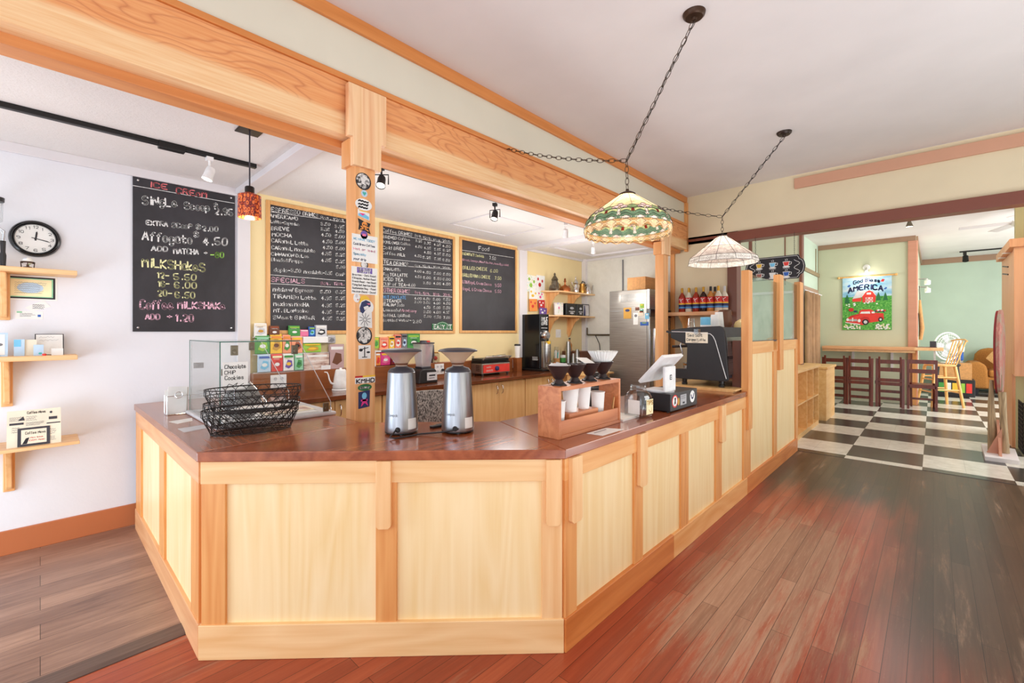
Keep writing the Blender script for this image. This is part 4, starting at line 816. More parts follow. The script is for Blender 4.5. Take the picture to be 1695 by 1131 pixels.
# glass display case
t=thing('display_case','clear glass pastry display case at the left counter end','display case',(.665,2.80,ZC))
W_,D_,H_=.61,.70,.475
m=MB().box(-.02,-.02,0,W_+.03,D_+.02,.022); m.build('tray_base','light_grey',t,.008)
B(.03,.05,.022,W_-.06,D_-.05,.026).build('tray_liner','white_plastic',t)
B(0,0,.022,.005,D_,H_).build('side_glass','case_glass',t)
fp=[(0.005,.022),(W_,.022),(W_,.085),(.415,H_-.005),(0.005,H_-.005)]
MB().prism(fp,0,.005,'Y').build('front_glass','case_glass',t); MB().prism(fp,D_-.005,D_,'Y').build('rear_glass','case_glass',t)
B(0,0,H_-.004,.42,D_,H_+.002).build('top_glass','case_glass',t)
m=MB().tube([(0.002,0.002,.022),(0.002,0.002,H_)],.0028,6).tube([(0,0,H_),(.42,0,H_)],.003,6).tube([(0,0,H_),(0,D_,H_)],.0028,6).tube([(.42,0,H_),(.42,D_,H_)],.002,6).tube([(0,D_,0.02),(0,D_,H_)],.002,6); m.build('glass_edges','glass_edge',t)
m=MB().tube([(.415,0,H_),(W_,0,.085),(W_,0,.022)],.0022,6).tube([(.415,D_,H_),(W_,D_,.085),(W_,D_,.022)],.0022,6); m.build('slanted_edges','light_grey',t)
def clip(x,y,z,ax): 
    m=MB()
    if ax=='x': m.box(x,y-.007,z-.018,x+.055,y+.003,z+.018)
    else: m.box(x-.018,y-.007,z,x+.018,y+.003,z+.055)
    m.lathe([(.012,0),(.012,.006),(0,.007)],(0,0,0),14,True,Matrix.Translation((x+.03 if ax=='x' else x,y-.006,z if ax=='x' else z+.02))@Matrix.Rotation(PI/2,4,'X')); m.build('glass_clamp','pewter',t,.002)
clip(.008,.004,.31,'x'); clip(.07,.004,.40,'z'); clip(.36,D_,.40,'z'); clip(.39,.004,.395,'z') ; clip(.02,D_,.31,'x'); clip(W_-.03,.004,.025,'z')
t=thing('cookie_sign','handwritten chocolate chip cookies card on the glass display case','sign',(.672,2.772,ZC+.215))
M=Matrix.Rotation(-.1,4,'X')
m=MB().use('white_paper').box(0,0,0,.122,.002,.15).use('ink_black')
for i,(tx,a) in enumerate([('Chocolate',.112),('CHiP',.06),('Cookies',.1)]): m.text(tx,.01,.115-.03*i,a,.115-.03*i,.02,.003,-.001,.4)
m.ribbon([(.02,.02),(.03,.032),(.05,.022),(.07,.035),(.06,.018),(.08,.018),(.1,.03)],.003,-.001); m.build('card',None,t)
t3=thing('round_plate','grey round plate standing inside the glass case behind the cookie card','plate',(.80,2.90,ZC+.026)); MB().lathe([(.095,0),(.10,.004),(.095,.008)],(0,0,.102),28,True,Matrix.Translation((0,0,.10))@Matrix.Rotation(PI/2,4,'X')@Matrix.Translation((0,0,-.10))).build('plate','grey_paint',t3,smooth=40)
MB().tube([(.06,.008,.01),(.06,.012,-.06)],.003).build('stem','chrome',t)
# tongs and plates in the case
t=thing('serving_tongs','steel serving scoop standing inside the glass case','tongs',(.95,3.1,ZC+.026))
MB().tube([(0,0,0.0),(0,0,.09),(-.02,0,.14),(-.06,0,.19)],.012).build('handle','chrome',t,smooth=60); MB().lathe([(.055,0),(.05,.05),(.03,.08),(.0,.09)],(0,0,.02),20).build('cone','chrome',t,smooth=50)
o=B(0,0,0,.30,.2,.004).build('picture_tray','cream_paper',None); B(.02,.02,.004,.28,.18,.006).build('picture','landscape_print',o); o.location=(.93,2.92,ZC+.026); tag(o,'flat printed card lying inside the glass case','card')
# nested wire baskets
def oval(rx,ry,z,n=40,wob=0,k=0): return [(rx*math.cos(2*PI*i/n),ry*math.sin(2*PI*i/n),z+wob*math.cos(k*2*PI*i/n)) for i in range(n)]
def basket(label,loc,sc,rz):
    t=thing('wire_basket',label,'basket',loc,rz,'nested wire baskets'); R1,R2,r1,r2,h=.185*sc,.09*sc,.225*sc,.125*sc,.125
    m=MB().tube(oval(r1,r2,h),.0032,6,True).tube(oval(r1*.985,r2*.985,h-.032),.0022,5,True); m.build('rim','iron_wire',t,smooth=60)
    m=MB().tube(oval(R1,R2,.004),.003,6,True)
    for i in range(7): x=-R1*.85+i*R1*.283; y=R2*math.sqrt(1-(x/R1)**2); m.tube([(x,-y,.004),(x,y,.004)],.0018,5)
    for i in range(-2,3): y=i*R2*.36; x=R1*math.sqrt(1-(y/R2)**2); m.tube([(-x,y,.003),(x,y,.003)],.0018,5)
    m.build('bottom','iron_wire',t,smooth=60)
    m=MB()
    for i in range(26):
        a=2*PI*i/26; b=2*PI*(i+1.7)/26
        for p,q in((a,b),(b,a)): m.tube([(R1*math.cos(p),R2*math.sin(p),.004),((R1+r1)/2*math.cos((p+q)/2),(R2+r2)/2*math.sin((p+q)/2),h*.42),(r1*.985*math.cos(q),r2*.985*math.sin(q),h-.032)],.0016,4)
        pts=[(r1*math.cos(a+(b-a)*.62*(1-math.cos(PI*k/8))/2),r2*math.sin(a+(b-a)*.62*(1-math.cos(PI*k/8))/2),h-.032+.032*math.sin(PI*k/8)) for k in range(9)]; m.tube(pts,.0015,4)
    m.build('mesh_sides','iron_wire',t,smooth=60); return t
b0=basket('dark wire oval basket, lowest of the nested stack',(.775,2.635,ZC+.002),1.0,-.18)
dup(b0,(.785,2.64,ZC+.038),-.17,'dark wire oval basket in the middle of the nested stack')
dup(b0,(.79,2.642,ZC+.108),-.19,'dark wire oval basket, topmost of the nested stack')
o=MB().prism([(-.12,-.03),(.1,-.05),(.12,.02),(-.05,.05)],0,.004).build('paper_liner','white_paper',None,loc=(.80,2.645,ZC+.125),rz=-.2); tag(o,'white paper lying inside the topmost wire basket','paper')
# napkin holder
t=thing('napkin_holder','wire napkin holder stuffed with white paper napkins','napkin holder',(.61,3.56,ZC))
m=MB()
for y in(-.04,.04): m.tube([(-.06,y,0.003),(-.06,y,.12),(.06,y,.12),(.06,y,.003)],.003,6,True)
m.tube([(-.06,-.04,.003),(-.06,.04,.003)],.003).tube([(.06,-.04,.003),(.06,.04,.003)],.003)
for y in(-.045,.045): m.tube([(.02*math.cos(q),y,.125+.02*math.sin(q)) for q in [i*PI/6 for i in range(12)]],.002,5,True)
m.build('wire_frame','chrome',t)
for i in range(7): 
    m=MB(); a=random.uniform(-.06,.06); M=Matrix.Translation((random.uniform(-.01,.01),-.03+i*.01,.004))@Matrix.Rotation(a,4,'Y')@Matrix.Rotation(random.uniform(-.2,.1),4,'X'); m.box(-.05,-.002,0,.05,.002,.15+.03*random.random(),M); m.build('napkin','white_paper',t)
# clear tape strips and cards on the wood
o=MB().prism([(.52,3.27),(.64,3.31),(.622,3.2),(.545,3.16)],ZC,ZC+.0015).build('taped_card','white_paper',None); tag(o,'small white card taped flat on the left counter end','card')
o=MB().prism([(.515,3.0),(.64,3.02),(.625,2.90),(.52,2.86)],ZC,ZC+.001).build('clear_tape','light_grey',None); tag(o,'worn clear tape strip on the left counter end before the card','tape')
# two coffee grinders
def grinder(label,loc,rz):
    t=thing('coffee_grinder',label,'coffee grinder',loc,rz,'steel counter grinders')
    MB().lathe([(.084,.012),(.086,.02),(.085,.04),(.079,.17),(.072,.28),(.070,.318),(.066,.322)],seg=40).build('body','aluminium',t,smooth=35)
    for i in range(3):
        a=PI/6+i*2*PI/3; MB().lathe([(.011,0),(.009,.013)],(.06*math.cos(a),.06*math.sin(a),0),12).build('foot','black_plastic',t)
    MB().lathe([(.0845,.008),(.0845,.014)],seg=40).build('base_ring','black_plastic',t,smooth=35)
    MB().lathe([(.068,.318),(.069,.324),(.058,.338),(.035,.345),(.03,.35)],seg=36).build('collar','charcoal',t,smooth=35)
    MB().lathe([(.03,.345),(.031,.36),(.045,.382),(.075,.412),(.097,.428)],seg=36,cap=False).build('hopper','hopper_plastic',t,smooth=60)
    MB().lathe([(.0,.35),(.028,.352),(.036,.366)],seg=24,cap=False).build('coffee_dust','brown',t,smooth=60)
    MB().lathe([(.103,.426),(.104,.431),(.095,.437),(.06,.443),(.0,.446)],seg=40).build('hopper_lid','charcoal',t,smooth=35)
    # label plate and cord socket on the side that faces the room
    m=MB().use('white_paper')
    for i in range(6):
        a=-1.2+i*.11; b=a+.11; m.add([(.0857*math.cos(a),.0857*math.sin(a),.03),(.0857*math.cos(b),.0857*math.sin(b),.03),(.0835*math.cos(b),.0835*math.sin(b),.085),(.0835*math.cos(a),.0835*math.sin(a),.085)],[(0,1,2,3)])
    m.build('rating_label',None,t)
    M=Matrix.Rotation(-1.57,4,'Z')@Matrix.Translation((0,0,0))
    m=MB().use('grey_print').text('Compak',-.055,.098,.0,.098,.013,.0018,-.0822,0); 
    for i,v in enumerate(m.v): a=-PI/2-.25+v[0]/.082; m.v[i]=(.0825*math.cos(a),.0825*math.sin(a),v[2])
    m.build('maker_lettering',None,t)
    m=MB().lathe([(.014,0),(.012,.012),(.006,.02)],(0,0,0),12,True,Matrix.Translation((-.02,-.080,.032))@Matrix.Rotation(PI/2,4,'X')); m.build('cord_socket','black_plastic',t,smooth=40)
    return t
G1=(1.305,2.033,ZC); G2=(1.527,1.840,ZC)
g=grinder('steel coffee grinder nearer the stickered post',G1,-.55); dup(g,G2,-.62,'steel coffee grinder between its twin and the dripper rack')
o=MB().tube([(1.228,1.968,.952),(1.20,1.945,.945),(1.185,1.95,.93),(1.20,1.93,.9245),(1.26,1.92,.9245),(1.34,1.91,.927),(1.40,1.84,.935),(1.45,1.765,.950),(1.468,1.765,.953)],.0042,8).build('power_cord','black_plastic',None,smooth=60); tag(o,'black power cord looping between the two steel grinders','cord')
t=thing('small_brush','dark grinder brush lying behind the two grinders','brush',(1.56,2.0,ZC)); B(-.09,-.015,0,.09,.015,.014).build('handle','black_plastic',t,.004); B(-.03,-.03,.0,.06,.03,.012).build('bristles','charcoal',t)
# chair behind the counter
t=thing('upholstered_chair','wood framed chair with grey woven back behind the counter','chair',(2.04,2.93,0),-.35)
for s in(-1,1):
    MB().bar((s*.21,.2,0),(s*.21,.19,.6),.035).build('leg','natural_chair',t,.003); MB().tube([(s*.21,-.2,0),(s*.215,-.21,.55),(s*.215,-.235,.8),(s*.2,-.265,1.0)],.019,8).build('leg','natural_chair',t,smooth=50)
MB().box(-.23,-.22,.56,.23,.22,.62).build('seat','grey_weave',t,.02)
m=MB(); n=14
for k in range(n+1):
    x=-.225+.45*k/n; cy=-.235-.06*(1-(x/.225)**2)
    for z in(.79,.85,.95,1.01):
        bow=.02*(1-(x/.225)**2)*(1 if z>.9 else -.4); y=cy-(z-.79)*.12
        m.v+= [(x,y-.018,z+bow),(x,y+.018,z+bow)]
for k in range(n):
    for j in range(3):
        a=k*8+j*2; b=(k+1)*8+j*2; m.face((a,b,b+2,a+2)); m.face((a+1,a+3,b+3,b+1))
    a=k*8; b=a+8; m.face((a,a+1,b+1,b)); m.face((a+6,b+6,b+7,a+7))
m.face((0,2,3,1)); m.face((2,4,5,3)); m.face((4,6,7,5)); q=n*8; m.face((q,q+1,q+3,q+2)); m.face((q+2,q+3,q+5,q+4)); m.face((q+4,q+5,q+7,q+6))
m.build('backrest','grey_weave',t,smooth=50)
# pour over rack
RX,RY=1.742,1.329
t=thing('dripper_rack','cherry wood pour-over rack holding four black drippers','rack',(RX,RY,ZC))
B(0,0,0,.018,.136,.257).build('side_panel','cherry_box',t,.002); B(.57,0,0,.588,.136,.257).build('side_panel','cherry_box',t,.002)
m=MB()
xs=[.018,.045,.125,.185,.265,.325,.405,.465,.545,.57]
for i in range(0,10,2): m.box(xs[i],0,.237,xs[i+1],.136,.257)
for i in range(1,9,2): m.box(xs[i],0,.237,xs[i+1],.03,.257).box(xs[i],.106,.237,xs[i+1],.136,.257)
m.build('top_board','cherry_box',t); B(.018,0,.0,.57,.136,.018).build('bottom_board','cherry_box',t,.002); B(.018,.004,.018,.57,.016,.088).build('front_lip','cherry_box',t,.002); B(.018,.126,.018,.57,.136,.06).build('rear_lip','cherry_box',t,.002)
DR=[.085,.225,.365,.505]
lab=['black coffee dripper at the left end of the cherry rack','black coffee dripper second from the left end of the rack','black coffee dripper left of the paper filters','black coffee dripper holding the tall stack of paper filters']
def dripper(label,x):
    t=thing('coffee_dripper',label,'coffee dripper',(RX+x,RY+.068,ZC+.2365),0,'black drippers in the cherry rack')
    pr=[(.024,-.012),(.034,.0),(.036,.021),(.030,.032),(.019,.05),(.026,.056),(.060,.118),(.062,.122),(.058,.122),(.024,.062)]
    MB().lathe(pr,seg=32,cap=False).build('cone','dark_brown_plastic',t,smooth=35); MB().lathe([(.05,.0205),(.05,.027),(.03,.034)],seg=4).build('flange','black_plastic',t)
    return t
d=dripper(lab[0],DR[0])
for i in(1,2,3): dup(d,(RX+DR[i],RY+.068,ZC+.2365),None,lab[i])
MB().lathe([(.058,.116),(.04,.13),(.0,.134)],seg=24,cap=False).build('filter_edge','light_grey',d,smooth=50)
m=MB(); m.prism([(-.05,-.03),(.03,-.045),(.055,.03),(-.03,.045)],0,.003,'Z',Matrix.Translation((RX+.335,RY+.075,ZC+.37))@Matrix.Rotation(.35,4,'X')); tag(m.build('paper_filter','white_paper',None),'single folded paper filter lying across the third dripper','filter')
t=thing('filter_stack','fluted stack of white basket filters in the right-hand dripper','coffee filters',(RX+DR[3],RY+.068,ZC+.355))
for k in range(5):
    m=MB(); n=96; vs=[]
    for j,(r,z) in enumerate([(.03,-.04),(.045,0),(.068,.035),(.082,.062-.004*k)]):
        for i in range(n): a=2*PI*i/n; rr=(r+.0025*k*0)*(1+(.06*j/3)*math.cos(28*a+k)); vs.append((rr*math.cos(a)*(1-.09*k),rr*math.sin(a)*(1-.09*k),z+.004*k+.003*math.sin(28*a+k)*(j/3)))
    m.v=vs
    for j in range(3):
        for i in range(n): m.face((j*n+i,j*n+(i+1)%n,(j+1)*n+(i+1)%n,(j+1)*n+i))
    m.face(tuple(range(n))); m.build('filter','white_paper',t,smooth=30)
def cup(label,loc,h,r,group,mat_='cup_paper',flip=False,kids=True):
    t=thing('paper_cup',label,'cup',loc,0,group); k=-1 if flip else 1; z0=h if flip else 0
    pr=[(r*.70,0),(r*.72,.002),(r*.97,h-.008)]; MB().lathe([(p[0],z0+k*p[1]) for p in pr],seg=28,cap=True).build('body',mat_,t,smooth=40)
    MB().tube([(r*.97*math.cos(2*PI*i/28),r*.97*math.sin(2*PI*i/28),z0+k*(h-.006)) for i in range(28)],.003,6,True).build('rolled_rim',mat_,t,smooth=60); return t
B_=(1.90,1.352,ZC+.019); o=B(0,0,0,.27,.085,.09).build('cup_block','cherry_box',None,.002); o.location=(1.865,RY+.028,ZC+.018); tag(o,'small wooden step block inside the cherry rack under the cups','block')
cup('paper cup standing partly hidden at the left inside the rack',(1.812,RY+.062,ZC+.018),.165,.040,'cups under the drippers')
cup('widest paper cup on the wooden step block',(1.932,RY+.070,ZC+.108),.128,.045,'cups under the drippers')
cup('paper cup on the step block, right of the widest one',(2.058,RY+.072,ZC+.108),.128,.041,'cups under the drippers')
cup('paper cup on the rack floor right of the step block',(2.19,RY+.066,ZC+.018),.175,.040,'cups under the drippers')
o=B(0,0,0,.006,.085,.135).build('kraft_card','kraft',None); o.location=(2.262,RY+.022,ZC+.0885-.0); o.rotation_euler=(0,.12,-.9); o.location.z=ZC+.02; tag(o,'blank kraft card leaning at the right inside the rack','card')
o=MB().use('white_paper').prism([(1.955,1.312),(1.968,1.225),(2.175,1.222),(2.137,1.309)],ZC,ZC+.0015); 
o=o.use('grey_print').add([(1.985+.013*k,1.29-.03*j,ZC+.002) for k in range(10) for j in range(1)]+[(1.985+.013*k,1.283,ZC+.002) for k in range(10)],[(k,k+1,k+11,k+10) for k in range(9)]).build('paper_slip',None,None); tag(o,'printed paper slip lying before the cherry rack','paper')
# items behind the tip jar
o=B(2.36,1.33,ZC,2.56,1.50,ZC+.012).build('notepad','white_paper',None); tag(o,'white notepad lying behind the tip jar','notepad')
t=thing('lid_bin','black speckled bin of cup lids between rack and tip jar','bin',(2.50,1.60,ZC)); B(-.09,-.07,0,.09,.07,.16).build('box','speckle_black',t,.01); MB().lathe([(.06,.16),(.062,.166),(.0,.172)],seg=24).build('lid_stack','ink_black',t,smooth=40)
t=thing('coffee_bag','black coffee bag with white lettering behind the tip jar','bag',(2.66,1.70,ZC)); MB().prism([(-.05,0),(.05,0),(.055,.2),(.03,.25),(-.03,.25),(-.055,.2)],-.03,.03,'Y').build('pouch','black_gloss',t,.01); MB().use('ink_white').text('BAG',-.03,.06,.03,.12,.05,.008,-.032).build('lettering',None,t)
# tip jar
t=thing('tip_jar','clear plastic tip jar with a yellow handwritten note','jar',(2.575,1.345,ZC),-.05)
def rbox(w_,r): return [(sx_*(w_-r)+r*math.cos(a0+k*PI/8),sy_*(w_-r)+r*math.sin(a0+k*PI/8)) for (sx_,sy_,a0) in((1,1,0),(-1,1,PI/2),(-1,-1,PI),(1,-1,1.5*PI)) for k in range(5)]
m=MB(); lv=[(.058,0.0),(.066,.008),(.067,.125),(.060,.15),(.045,.163)]; n=20
for w_,z in lv: m.v+=[(x,y,z) for x,y in rbox(w_,min(w_*.6,.02 if z<.14 else w_*.9))]
for j in range(len(lv)-1):
    for i in range(n): m.face((j*n+i,j*n+(i+1)%n,(j+1)*n+(i+1)%n,(j+1)*n+i))
m.face(tuple(range(n))[::-1]); m.build('jar_body','jar_plastic',t,smooth=50)
m=MB(); m.lathe([(.046,.160),(.050,.164),(.050,.172),(.047,.175),(.050,.180),(.050,.190),(.047,.197),(.044,.197)],seg=32,cap=False); m.build('threaded_neck','jar_plastic',t,smooth=40)
m=MB().use('pale_yellow').box(-.02,-.0685,.02,.060,-.0675,.112).use('amber').text('TiPS',-.014,.08,.055,.08,.024,.006,-.0692,.3).ribbon([(.01,.05),(.02,.035),(.035,.033),(.042,.045),(.042,.06)],.004,-.0692); m.build('tips_note',None,t)
m=MB().use('white_paper').box(-.0685,-.05,.025,-.0675,.03,.11); m.build('white_note',None,t)
# cash drawer
t=thing('cash_drawer','black steel cash drawer with three stickers on its front','cash drawer',(2.821,1.245,ZC))
B(0,0,.006,.45,.24,.122).build('case','black_plastic',t,.004)
for x,y in((.03,.03),(.42,.03),(.03,.21),(.42,.21)): MB().lathe([(.012,0),(.012,.007)],(x,y,0),10).build('foot','black_gloss',t)
m=MB().use('bright_red').disc(.066,.07,.046,.042,-.0012).use('ink_white').disc(.066,.07,.036,.033,-.0018).use('ink_black').poly([(.05,.045),(.06,.075),(.055,.09),(.07,.095),(.082,.09),(.076,.07),(.082,.045),(.07,.055)],-.0024); m.build('red_sticker',None,t)
m=MB().use('amber').disc(.125,.062,.018,.026,-.0012); m.build('gold_sticker',None,t)
m=MB().use('silver_print').rect(.155,.032,.255,.102,-.0012).use('grey_print').scribble(.165,.07,.245,.098,2,.003,-.0018).use('ink_black').rect(.19,.04,.225,.052,-.0018); m.build('silver_sticker',None,t)
m=MB().use('ink_white').disc(.36,.072,.044,.042,-.0012).use('navy').ribbon([(.335,.085),(.35,.06),(.37,.06),(.385,.09)],.012,-.0018); m.build('white_sticker',None,t)
o=B(0,0,0,.13,.07,.002).build('receipt','white_paper',None); o.location=(3.06,1.36,ZC+.1225); o.rotation_euler[2]=.1; tag(o,'white receipt slip lying on the black cash drawer','paper')
# tablet stand
t=thing('tablet_stand','white point-of-sale tablet stand on the black cash drawer','tablet',(2.84,1.30,ZC+.122))
B(0,-.012,.012,.165,.008,.175).build('upright','white_plastic',t,.006)
B(0,-.012,.004,.165,.15,.018).build('foot_plate','white_plastic',t,.006)
MB().lathe([(.09,0),(.09,.005)],(.085,.06,0),32).build('swivel_disc','light_grey',t,smooth=40)
M=Matrix.Translation((.085,.055,.16))@Matrix.Rotation(-.82,4,'X')
m=MB().box(-.16,-.125,-.012,.15,.125,.012,M); m.build('screen_shell','white_plastic',t,.006)
m=MB().box(-.15,-.115,.012,.14,.115,.0135,M); m.build('screen','black_gloss',t)
m=MB().use('ink_black').prism([(.068,.085),(.098,.085),(.098,.118),(.068,.118)],-.0135,-.0125,'Y').use('white_plastic').prism([(.074,.091),(.092,.091),(.092,.112),(.074,.112)],-.0145,-.0137,'Y').use('ink_black').prism([(.079,.097),(.087,.097),(.087,.106),(.079,.106)],-.0153,-.0147,'Y'); m.build('square_emblem',None,t)
# espresso machine on its board
t=thing('machine_board','pale plywood board under the espresso machine','board',(4.14,1.245,ZC));
B(0,.02,0,.85,.60,.012).build('lower_ply','maple_light',t,.002); B(0,.0,.012,.85,.62,.026).build('upper_ply','maple_light',t,.002)
ZB=ZC+.026
t=thing('espresso_machine','large black espresso machine beside the glass partition','espresso machine',(4.2,0,0))
side=[(1.853,1.471),(1.62,1.495),(1.40,1.503),(1.372,1.492),(1.358,1.46),(1.322,1.02),(1.34,1.004),(1.80,1.004),(1.81,1.012),(1.81,1.096),(1.70,1.10),(1.693,1.322),(1.853,1.391)]
MB().prism(side,0,.03,'X').build('side_panel','black_plastic',t,.006)
MB().prism(side,.72,.75,'X').build('side_panel','black_plastic',t,.006)
body=[(1.84,1.465),(1.40,1.493),(1.375,1.40),(1.355,1.13),(1.34,1.03),(1.70,1.03),(1.685,1.33),(1.83,1.40)]
MB().prism(body,.03,.72,'X').build('body','charcoal',t)
m=MB().prism([(1.3475,1.40),(1.3375,1.22),(1.33,1.06),(1.3355,1.06),(1.343,1.22),(1.353,1.40)],.035,.715,'X'); m.build('back_mirror','steel',t)
B(.03,1.335,1.2,.72,1.352,1.23).build('back_band','black_gloss',t)
B(.03,1.69,1.03,.72,1.81,1.092).build('drip_tray','steel',t,.004)
m=MB().tube([(-.003,1.84,1.452),(-.003,1.66,1.448),(-.003,1.48,1.432),(-.003,1.455,1.41),(-.003,1.435,1.37),(-.003,1.38,1.17),(-.003,1.34,1.03)],.0035,6); m.build('side_pinstripe','white_plastic',t,smooth=60)
for x in(.06,.69):
    for y in(1.40,1.74): MB().lathe([(.026,0),(.026,.02),(.022,.024),(.024,.055)],(x,y,ZB),18).build('foot','black_gloss',t,smooth=40)
for x in(.22,.52):
    MB().lathe([(.032,0),(.034,.03),(.034,.05)],(x,1.77,1.325),20).build('group_head','chrome',t,smooth=40); MB().tube([(x,1.78,1.31),(x,1.93,1.30)],.013).build('portafilter','black_plastic',t,smooth=40)
MB().tube([(.10,1.78,1.36),(.10,1.80,1.32),(.10,1.775,1.24),(.10,1.83,1.20),(.10,1.87,1.19)],.006).build('steam_wand','chrome',t,smooth=60)
MB().bar((.02,1.855,1.44),(.02,1.90,1.455),.02).build('lever','black_plastic',t)
t2=thing('flavor_sign','cream card reading sea salt caramel latte taped on espresso machine','sign',(4.195,1.705,1.346),-PI/2)
m=MB().use('cream_paper').box(0,0,0,.205,.002,.10).use('ink_black').text('Sea Salt',.02,.06,.155,.06,.026,.004,-.001,.3).text('Caramel Latte',.012,.02,.185,.02,.022,.0035,-.001,.3).ribbon([(.06,.012),(.1,.006),(.12,.01)],.003,-.001); m.build('card',None,t2,.001); m=MB().use('jar_plastic').box(.08,-.003,.08,.14,-.002,.13); m.build('clear_tape',None,t2)
# things on the machine
g_='cups on the espresso machine'
cup('clear plastic cup upside down on the espresso machine',(4.36,1.715,1.487),.095,.036,g_,'jar_plastic',True)
t=thing('cup_stack','blue and white takeaway cup stack on the espresso machine','cup',(4.47,1.62,1.493)); 
for k in range(4): MB().lathe([(.048,0),(.047,.02),(.044,.028)],(0,0,k*.024),24).build('cup','sky' if k else 'white_plastic',t,smooth=40)
cup('white paper cup stack on the espresso machine, left of two',(4.62,1.585,1.496),.125,.05,g_,'cup_paper',True)
cup('taller white paper cup stack on the espresso machine, right of two',(4.74,1.585,1.496),.155,.05,g_,'cup_paper',True)
t=thing('sleeve_stack','stack of brown cup sleeves on the espresso machine','cup sleeves',(4.86,1.57,1.497)); 
for k in range(6): MB().lathe([(.062,0),(.056,.16)],(.012*k-.03,0,0.004*k),20,False).build('sleeve','brown',t,smooth=50)
t=thing('upturned_bowl','cream coloured bowl upside down on the espresso machine','bowl',(4.93,1.42,1.489)); MB().lathe([(.082,0),(.08,.03),(.062,.065),(.03,.085),(.028,.09),(0,.09)],seg=32).build('bowl','cream_bowl',t,smooth=50)
for i,(x,y) in enumerate([(4.29,1.745),(4.33,1.76),(4.37,1.74)]):
    t=thing('shot_glass','small shot glass on the espresso machine drip tray','glass',(x,y,1.092),0,'shot glasses on the drip tray'); MB().lathe([(.018,0),(.022,.06)],seg=16).build('glass','jar_plastic',t,smooth=40); MB().lathe([(.019,.035),(.021,.05)],seg=16).build('syrup','syrup_amber',t,smooth=40)
# menu sign hanging from the lintel
t=thing('hanging_sign','black scalloped drink sign with six coloured cups under the lintel','sign',(6.3,1.78,2.1),-PI/2)
Wd,Hd=.665,.29
out=[(.075,0),(.59,0),(.605,.02),(.612,.045),(.64,.06),(.655,.09),(.665,.145),(.655,.2),(.64,.23),(.612,.245),(.605,.27),(.59,.29),(.075,.29),(.06,.27),(.053,.245),(.025,.23),(.01,.2),(0,.145),(.01,.09),(.025,.06),(.053,.045),(.06,.02)]
m=MB().use('ink_black').prism(out,0,.012,'Y'); m.build('board',None,t)
m=MB().use('chalk_w'); q=[(.3325+(x-.3325)*.955,.145+(z-.145)*.91) for x,z in out]; m.ribbon(q+[q[0]],.004,-.001); 
for i,c in enumerate(['yellow','sky','bright_red','chalk_cup_brown','ink_white','blue']):
    x=.165+.15*(i%3); z=.185-.125*(i//3); s_=.033
    m.use('ink_white').poly([(x-s_*1.15,z+s_*.95),(x+s_*1.15,z+s_*.95),(x+s_*.75,z-s_*.75),(x-s_*.75,z-s_*.75)],-.001).disc(x,z-s_*1.05,s_*1.2,s_*.3,-.001)
    m.ribbon([(x+s_*1.0,z+s_*.7),(x+s_*1.7,z+s_*.6),(x+s_*1.6,z-s_*.1),(x+s_*.9,z-s_*.3)],.006,-.001)
    m.use(c).poly([(x-s_*.95,z+s_*.75),(x+s_*.95,z+s_*.75),(x+s_*.6,z-s_*.6),(x-s_*.6,z-s_*.6)],-.002)
    m.use('ink_white').ribbon([(x-.012,z+.04),(x-.004,z+.05),(x-.012,z+.06)],.004,-.001).ribbon([(x+.006,z+.04),(x+.014,z+.052),(x+.004,z+.065)],.004,-.001).scribble(x-.035,z-.058,x+.04,z-.044,1,.003,-.001)
for s_ in(1,-1): m.use('ink_white').ribbon([(.3325+s_*(.245+.03*math.sin(k*.9)),.06+.17*k/12) for k in range(13)],.005,-.001)
m.build('cup_artwork',None,t)
for x in(.12,.55): chain([(x,.006,.29),(x,.006,.565)],.0015,.03,.01).build('hanging_chain','iron_wire',t)
# ================================================================ BACK COUNTER
ZK=.90
t=thing('back_worktop','dark brown glossy back counter top along the yellow wall','worktop',(0,0,0)); B(1.295,3.72,.862,5.75,4.27,ZK).build('top','dark_back_top',t,.004)
t=thing('backsplash_ledge','brown wooden backsplash ledge carrying the tea packets','ledge',(0,0,0)); B(1.262,4.27,.862,4.70,4.358,1.085).build('board','splash_brown',t,.004)
def outlet(x,z,label,dbl=True):
    t=thing('wall_outlet',label,'outlet',(x,4.27,z)); B(0,-.006,0,.135,0,.125).build('plate','white_plastic',t,.003); m=MB().use('light_grey')
    for px in(.04,.095):
        for pz in(.035,.09):
            m.use('light_grey').disc(px,pz,.016,.016,-.0065).use('ink_black').rect(px-.007,pz,px-.004,pz+.008,-.007).rect(px+.004,pz,px+.007,pz+.008,-.007)
    m.build('sockets',None,t); return t
outlet(1.40,.94,'white double wall outlet behind the glass display case'); o2=outlet(3.19,.945,'white wall outlet right of the blender, with a black plug'); MB().lathe([(.016,0),(.014,.03)],(0,0,0),12,True,Matrix.Translation((.11,-.006,.05))@Matrix.Rotation(PI/2,4,'X')).build('plug','black_plastic',o2)
outlet(4.53,.945,'white wall outlet left of the black bulk grinder')
xs=[1.262,2.23,2.83,3.27,3.745,4.21,4.70,5.2,5.75]
units=[('base_cabinet','birch base cabinet behind the display case',1.30,2.20),('base_cabinet','birch base cabinet behind the two steel grinders',2.21,3.28),('base_cabinet','birch base cabinet under the panini grill with two handles',3.29,4.22),('base_cabinet','birch base cabinet behind the dripper rack',4.23,5.20),('base_cabinet','birch base cabinet at the far end of the back counter',5.21,5.74)]
